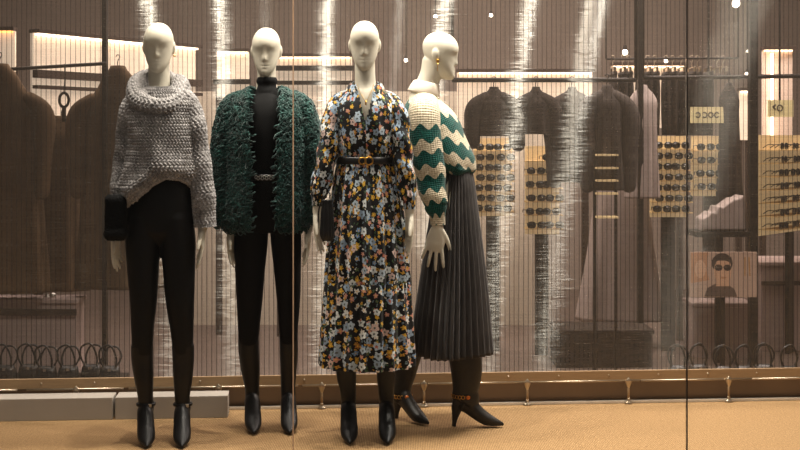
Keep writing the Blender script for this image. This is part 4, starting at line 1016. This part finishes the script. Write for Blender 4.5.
def display(label, where, px0, px1, py0, py1, Y0, rows, pairs, Y1=None, skip=(), sp=None):
    Y1 = Y1 or Y0; A = W(px0, py0, Y0); B = np.array([WX(px1, Y1), Y1, A[2]]); zt = A[2]; zb = WZ(py1, Y0); dx, dy = B[0]-A[0], B[1]-A[1]
    L = math.hypot(dx, dy); rot = math.atan2(dy, dx); c = (A+B)/2; nrm = np.array([math.sin(rot), -math.cos(rot), 0]); u = np.array([math.cos(rot), math.sin(rot), 0])
    t = thing('sunglasses_display', label, 'display', (c[0], c[1], FLOOR_Z))
    mb = MB(); mb.box((c[0], c[1], (zt+zb)/2), (L, .025, zt-zb), rot); make_obj('back_board', mb, M['board_glow'], t, smooth=False)
    q = c - nrm*.03; mb = MB(); mb.box((q[0], q[1], (zt+FLOOR_Z)/2), (.1, .03, zt-FLOOR_Z), rot); make_obj('stand', mb, M['dark_metal'], t, smooth=False)
    pitch = (zt-zb-.06)/rows
    for r in range(rows):
        z = zt - .05 - pitch*(r+.62); q = c + nrm*.09
        mb = MB(); mb.box((q[0], q[1], z), (L+.02, .15, .006), rot); make_obj('shelf', mb, M['cream_panel'], t, smooth=False)
        for k in range(pairs):
            if (r, k) in skip: continue
            sx = (k+.5)/pairs*L - L/2 + .012*math.sin(r*3+k*5)
            p = c + nrm*.148 + u*sx; loc = (p[0], p[1], z+.0035)
            lab = '%s sunglasses on the %s shelf down of the %s' % (('leftmost', 'second', 'third', 'fourth', 'fifth', 'sixth')[k] if pairs > 1 else 'dark', ORDW[r], where)
            rz = rot + .12*math.sin(r*2+k)
            if not GP_USED[0]:
                GP.location = loc; GP.rotation_euler = (0, 0, rz); GP['label'] = lab; GP['group'] = 'sunglasses on ' + where; GP_USED[0] = True
            else: dup(GP, loc, rz, lab, 'sunglasses on ' + where)
    return t
display('cream sunglasses display seen beside the front of the zigzag sweater', 'display beside the zigzag sweater', 474, 512, 138, 216, 9.6, 7, 2)
display('narrow cream sunglasses display between the two bright streaks', 'narrow display between bright streaks', 525, 559, 146, 234, 9.4, 6, 2, skip=((0, 0),))
display('small cream sunglasses display left of the glass joint', 'display left of the glass joint', 650, 687, 136, 217, 9.6, 7, 2)
display('short cream sunglasses display just right of the glass joint', 'display right of the glass joint', 691, 731, 136, 196, 9.65, 4, 2)
display('wide angled cream sunglasses display at the right edge of the window', 'angled display at right edge', 757, 826, 135, 236, 9.0, 7, 6, Y1=10.0)
def empty_shelves():
    Y = 8.55; x0, x1 = WX(596, Y), WX(617, Y); t = thing('wall_shelf_unit', 'small rack of bare cream shelves under the charcoal and grey coats', 'shelf unit', ((x0+x1)/2, Y, FLOOR_Z))
    for py in (155, 168, 180.5, 193.5, 217):
        mb = MB(); mb.box(((x0+x1)/2, Y, WZ(py, Y)), (x1-x0, .12, .012)); make_obj('shelf', mb, M['board_glow'], t, smooth=False)
    mb = MB(); mb.box((x1, Y+.05, (WZ(150, Y)+FLOOR_Z)/2), (.02, .02, WZ(150, Y)-FLOOR_Z)); make_obj('upright', mb, M['dark_metal'], t, smooth=False)
    mb = MB(); mb.box((x0, Y+.05, (WZ(150, Y)+FLOOR_Z)/2), (.02, .02, WZ(150, Y)-FLOOR_Z)); make_obj('upright', mb, M['dark_metal'], t, smooth=False)
empty_shelves()

# ---- signs
def sign(label, px0, px1, py0, py1, Y, glyphs):
    A = W(px0, py0, Y); B = W(px1, py1, Y); c = (A+B)/2; t = thing('sign', label, 'sign', (c[0], c[1], B[2]))
    mb = MB(); mb.box(c, (B[0]-A[0], .02, A[2]-B[2])); make_obj('card', mb, M['card_glow'], t, smooth=False)
    mb = MB()
    for g in glyphs:
        if g[0] == 'o':
            q = W(g[1], g[2], Y); q[1] -= .0115; rx, rz = g[3]/F*Y, g[4]/F*Y; a0, a1 = (g[5], g[6]) if len(g) > 5 else (0, 2*PI)
            simple_tube(mb, [(q[0]+rx*math.cos(z), q[1], q[2]+rz*math.sin(z)) for z in np.linspace(a0, a1, 17)], .0055, 5, 24, (0, 1, 0))
        else:
            q, r = W(g[1], g[2], Y), W(g[3], g[4], Y); q[1] -= .0115; r[1] -= .0115; simple_tube(mb, [q, r], .0055, 5, 3, (0, 1, 0))
    make_obj('lettering', mb, M['print_dark'], t)
    mb = MB(); mb.box((c[0], c[1]+.02, (B[2]+3.76)/2+.0), (.012, .012, 3.76-B[2])); make_obj('hanging_rod', mb, M['dark_metal'], t, smooth=False)
M['card_glow'] = glowing('glowing_cream_card', (205, 188, 140), .35)  # card colour is also given off as emission
gl = []
for k, x in enumerate((697.5, 704.3, 710.5, 716.5)): gl.append(('o', x, 115, 2.3, 2.4, .6, 5.6) if k == 3 else (('o', x, 115, 2.3, 2.4, .6-PI, 5.6-PI) if k < 2 else ('o', x, 115, 2.3, 2.4)))
sign('cream backlit sign with a row of round letters above the sunglasses by the glass joint', 690.5, 728, 107, 123, 9.4, gl)
sign('small pale sign with a dark round emblem in front of the vertical light tube', 768, 793, 100, 117, 9.3, [('o', 779.5, 108, 2.6, 3), ('o', 775, 107, 1.8, 2, 1.2, 5), ('l', 772, 106.5, 774.5, 106.5)])

# ---- portrait poster: flat print on a board
def poster():
    Y = 8.9; A = W(690, 252, Y); B = W(757, 297, Y); c = (A+B)/2; t = thing('poster', 'landscape poster of a dark haired person in sunglasses standing behind the screen at right', 'poster', (c[0], c[1], B[2]))
    mb = MB(); mb.box(c, (B[0]-A[0], .016, A[2]-B[2])); make_obj('board', mb, M['poster_bg'], t, smooth=False)
    def flat(name, pts, mat, k):
        q = [W(x, y, Y) + np.array([0, -.0082-.0006*k, 0]) for x, y in pts]; n = len(q); mb = MB()
        mb.add(np.concatenate([q, np.array(q)+np.array([0, .0005, 0])]), [tuple(range(n))]+[(i, (i+1) % n, n+(i+1) % n, n+i) for i in range(n)]); return make_obj(name, mb, mat, t, smooth=False)
    def ell(cx, cy, rx, ry, n=24, a0=0): return [(cx+rx*math.cos(2*PI*i/n+a0), cy+ry*math.sin(2*PI*i/n+a0)) for i in range(n)]
    flat('warm_print', [(690.5, 252.5), (708, 252.5), (706, 270), (709, 280), (690.5, 283)], M['poster_left'], 1)
    flat('second_face_print', ell(700, 269, 5.5, 9), M['poster_skin'], 2)
    flat('coat_print', [(704, 296.5), (707, 288), (714, 284), (727, 284), (734, 289), (737, 296.5)], M['poster_coat'], 2)
    flat('hair_print', ell(721.8, 263, 10.5, 10), M['poster_hair'], 3)
    flat('neck_print', [(717, 280), (728, 280), (729, 286), (715, 286)], M['poster_skin'], 3)
    flat('face_print', ell(722.5, 271, 8.8, 14), M['poster_skin'], 4)
    flat('fringe_print', [(713, 262), (714, 256), (722, 253.5), (731, 257), (732, 263), (725, 260.5), (718, 260.5)], M['poster_hair'], 5)
    for x in (718.2, 727): flat('sunglasses_print', ell(x, 267.5, 4.0, 3.2), M['poster_hair'], 5)
    flat('lips_print', ell(723, 277.5, 3, 1.1), M['poster_left'], 5)
    for i, x in enumerate((744, 748)): flat('gold_line_print', [(x, 257), (x+1.2, 257), (x+1.2+i, 276), (x+i, 276)], M['poster_gold'], 1)
    mb = MB(); mb.box((c[0], c[1]+.03, (B[2]+FLOOR_Z)/2+.1), (.03, .03, B[2]-FLOOR_Z+.2)); make_obj('stand', mb, M['dark_metal'], t, smooth=False)
poster()

# ---- counters, bench, bags
def counter(label, px0, px1, py0, py1, Y, mat, band=None, name='display_counter', depth=.5, cat='counter', rot=0):
    A = W(px0, py0, Y); B = W(px1, py1, Y); c = (A[0]+B[0])/2; w = B[0]-A[0]; zt, zb = A[2], FLOOR_Z
    t = thing(name, label, cat, (c, Y+depth/2, zb))
    mb = MB(); mb.box((c, Y+depth/2, (zt-.03+zb)/2), (w, depth, zt-.03-zb), rot); make_obj('cabinet_body', mb, M[mat], t, smooth=False, bevel=.004)
    mb = MB(); mb.box((c, Y+depth/2, zt-.014), (w+.03, depth+.03, .028), rot); make_obj('top', mb, M[mat], t, smooth=False, bevel=.004)
    if band:
        for by, bh in band:
            mb = MB(); mb.box((c, Y-.012, WZ(by, Y)), (w+.01, .024, bh/F*Y), rot); make_obj('dark_band', mb, M['wall_dark'], t, smooth=False)
    return t
counter('pale pink display counter with a dark band behind the screen at lower left', -40, 76, 299, 345, 8.36, 'counter', ((312, 6),), depth=.22)
counter('pale display counter under the poster at right', 694, 752, 303, 350, 9.3, 'counter', depth=.3)
counter('pale counter at the right edge beneath the angled sunglasses display', 762, 830, 262, 350, 9.6, 'counter', ((283, 4),))
counter('dark low table below the pale flared gown', 556, 652, 330, 370, 8.9, 'dark_cloth', name='low_table', cat='table', depth=.4)
def pale_pile():
    Y = 9.02; out = [(701, 231), (702, 219), (707, 216), (711, 212), (715, 213), (718, 206), (723, 207), (728, 203), (734, 199), (739, 198), (744, 195), (746, 231)]
    q = np.array([W(x, y, Y) for x, y in out]); n = len(q); mb = MB(); back = q + np.array([0, .22, 0]); mid = q + np.array([0, -.02, 0]); cen = q.mean(0); mid = cen + (mid-cen)*np.array([.94, 1, .94])
    mb.add(np.concatenate([mid, q, back]), [tuple(range(n)), tuple(range(3*n-1, 2*n-1, -1))]+[(k*n+i, k*n+(i+1) % n, (k+1)*n+(i+1) % n, (k+1)*n+i) for i in range(n) for k in (0, 1)])
    c = q.mean(0); zb = WZ(231, Y); t = thing('folded_clothes', 'pale folded garments piled on a dark stand between the two right sunglasses displays', 'clothes', (c[0], Y+.1, zb)); make_obj('pile', mb, M['pale_cloth'], t, smooth=False, bevel=.01)
    s = thing('display_stand', 'dark stand under the pale folded garments at right', 'stand', (c[0], Y+.1, FLOOR_Z))
    mb = MB(); mb.box((c[0], Y+.1, zb-.02), (.40, .34, .036)); make_obj('top', mb, M['dark_metal'], s, smooth=False)
    mb = MB(); mb.box((c[0], Y+.1, (zb-.04+FLOOR_Z)/2), (.05, .05, zb-.04-FLOOR_Z)); make_obj('column', mb, M['dark_metal'], s, smooth=False)
pale_pile()
def ornament():
    p = W(47, 298.2, 8.47); t = thing('ornament', 'small bright ornament standing on the pale pink counter at lower left', 'ornament', tuple(p))
    mb = MB(); P, S, a = zloft([(p[2]+z, p[0], p[1], r, r) for z, r in ((0, .03), (.008, .03), (.02, .012), (.05, .010), (.07, .022), (.09, .026), (.11, .014), (.118, .004))], 30, 20); mb.grid(P, caps=True); make_obj('figure', mb, M['silver'], t)
    mb = MB(); P, S, a = zloft([(p[2]+z, p[0]+.045, p[1]-.02, r, r) for z, r in ((0, .018), (.03, .02), (.04, .008))], 12, 14); mb.grid(P, caps=True); make_obj('base_stone', mb, M['silver'], t)
ornament()
def bags():
    Y = 7.6; zt = WZ(382, Y)
    for k, (a, b, lab) in enumerate(((-30, 118, 'low dark bench carrying bags behind the screen at lower left'), (672, 830, 'low dark bench carrying bags behind the screen at lower right'))):
        xa, xb = WX(a, Y), WX(b, Y); t = thing('bench', lab, 'bench', ((xa+xb)/2, Y+.1, FLOOR_Z))
        mb = MB(); mb.box(((xa+xb)/2, Y+.1, zt-.02), (xb-xa, .42, .04)); make_obj('seat', mb, M['dark_metal'], t, smooth=False)
        for q in (.08, .92):
            mb = MB(); mb.box((xa+(xb-xa)*q, Y+.1, (zt-.04+FLOOR_Z)/2), (.04, .36, zt-.04-FLOOR_Z)); make_obj('leg', mb, M['dark_metal'], t, smooth=False)
    p0 = np.zeros(3); t = thing('handbag', 'x', 'bag', (0, 0, 0))
    mb = MB(); P, S, a = zloft([(0, 0, 0, .05, .035), (.02, 0, 0, .06, .045), (.06, 0, 0, .059, .042), (.09, 0, 0, .052, .026), (.1, 0, 0, .046, .008)], 20, 40, 3); mb.grid(P, caps=True); make_obj('bag_body', mb, M['bag'], t)
    for s in (-1, 1):
        mb = MB(); simple_tube(mb, [(-.036, s*.012, .09), (-.05+s*.01, s*.022, .15), (-.03+s*.02, s*.034, .205), (.015+s*.02, s*.034, .215-.012*s), (.05+s*.012, s*.022, .15), (.036, s*.012, .09)], .006, 8, 30, (0, 1, 0)); make_obj('handle', mb, M['bag'], t)
    mb = MB(); mb.box((0, -.036, .08), (.018, .006, .014)); make_obj('clasp', mb, M['silver'], t, smooth=False)
    first = True
    for side, xs in (('left', (6, 27, 48, 69, 90, 111)), ('right', (678, 700, 722, 743, 766, 788))):
        for k, px in enumerate(xs):
            lab = '%s black handbag from the left on the low bench at lower %s' % (ORDW[k], side); loc = (WX(px, Y), Y+.04*math.sin(k*2), zt+.001); rz = .12*math.sin(k*3.1+len(side))
            if first: t.location = loc; t.rotation_euler = (0, 0, rz); t['label'] = lab; t['group'] = 'black handbags on the bench at lower ' + side; first = False
            else: dup(t, loc, rz, lab, 'black handbags on the bench at lower ' + side)
bags()
# ---- small ceiling spots deep in the shop; three lamp reflections are built as bulbs too
def shop_spots_and_glints():
    for px, py, Y, lab in ((625, 52, 11.2, 'bright bulb hanging above the grey coats left of the dark post'), (736, 3, 11.5, 'bright ceiling spotlight at the top edge above the glass joint'), (666, 61, 11.0, 'small bright spotlight over the clip hangers left of the glass joint'), (747, 74, 10.9, 'small bright spotlight just left of the dark post at right'), (491, 15, 11.3, 'tiny high glint of a reflected lamp right of the zigzag sweater mannequin head'), (435.5, 16, 11.4, 'tiny high glint of a reflected lamp above the zigzag sweater mannequin head'), (406, 60, 11.2, 'tiny glint of a reflected lamp between the heads of the floral and zigzag mannequins'), (748, 51, 11.4, 'tiny high spotlight beside the dark post at right')):
        p = W(px, py, Y); r = {625: .020, 736: .030}.get(px, .013)
        t = thing('hanging_spot_or_glint', lab, 'lamp', (p[0], p[1], p[2]))
        mb = MB(); P, S, a = zloft([(p[2]-r*1.2, p[0], p[1], r*.5, r*.5), (p[2]-r*.7, p[0], p[1], r, r), (p[2], p[0], p[1], r*1.05, r*1.05), (p[2]+r*1.1, p[0], p[1], r*.6, r*.6)], 14, 16); mb.grid(P, caps=True); make_obj('bulb', mb, M['lamp'], t)
        mb = MB(); P, S, a = zloft([(p[2]+r*.9, p[0], p[1], r*.9, r*.9), (p[2]+r*3, p[0], p[1], r*.7, r*.7)], 6, 16); mb.grid(P, caps=True); make_obj('socket', mb, M['dark_metal'], t)
        mb = MB(); simple_tube(mb, [(p[0], p[1], p[2]+r*2.5), (p[0], p[1], 3.76)], .004, 6, 3); make_obj('cable', mb, M['dark_metal'], t)
shop_spots_and_glints()


# =============================================================== CAMERA, LIGHT
cd = bpy.data.cameras.new('camera'); cam = bpy.data.objects.new('camera', cd); COL.objects.link(cam)
cam.location = (0, 0, ZC); cam.rotation_euler = (PI/2, 0, 0)
cd.sensor_width = 36; cd.lens = 36*F/800; cd.shift_y = -(225-HY)/800; cd.clip_end = 100
SC.camera = cam
def spot(px, Y, z, e, ang=110, r=.03, c=(1, .93, .82), tgt=None, blend=.6):
    l = bpy.data.lights.new('display_spot', 'SPOT'); l.energy = e; l.spot_size = math.radians(ang); l.spot_blend = blend; l.shadow_soft_size = r; l.color = c
    o = bpy.data.objects.new('display_spot', l); COL.objects.link(o); x = WX(px, 6.3); o.location = (x, Y, z)
    d = Vector(tgt if tgt else (x, Y-.05, 0)) - o.location; o.rotation_euler = d.to_track_quat('-Z', 'Y').to_euler(); return o
for px, e in ((212, 60), (262, 45), (336, 65), (428, 80), (488, 95), (594, 210), (682, 270), (880, 20)):
    spot(px, wall_y(WX(px, 6.3), -.32), 3.4, e*.34, r=.016, c=(1, .96, .89))
for px, e in ((124, 230), (212, 210), (346, 240), (492, 230), (600, 140), (680, 150), (880, 120)):
    spot(px, 5.66 + .08*WX(px, 6.3), 3.4, e*.42, 110, .03 if px < 800 else .16)
def area(loc, size, e, c=(1, .86, .78), rot=(0, 0, 0)):
    l = bpy.data.lights.new('shop_light', 'AREA'); l.shape = 'RECTANGLE'; l.size, l.size_y = size; l.energy = e; l.color = c
    o = bpy.data.objects.new('shop_light', l); COL.objects.link(o); o.location = loc; o.rotation_euler = rot; return o
area((-2.2, 9.6, 3.7), (2.5, 2.5), 120); area((1.0, 10.2, 3.7), (3, 3), 190); area((2.6, 8.6, 3.7), (2, 1.6), 130)
w = bpy.data.worlds.new('world'); SC.world = w; w.use_nodes = True
w.node_tree.nodes['Background'].inputs[0].default_value = (.55, .5, .45, 1); w.node_tree.nodes['Background'].inputs[1].default_value = .17
SC.view_settings.view_transform = 'Standard'; SC.view_settings.look = 'None'; SC.view_settings.exposure = .5; SC.view_settings.gamma = 1
SC.cycles.use_denoising = True
SC.cycles.transparent_max_bounces = 24
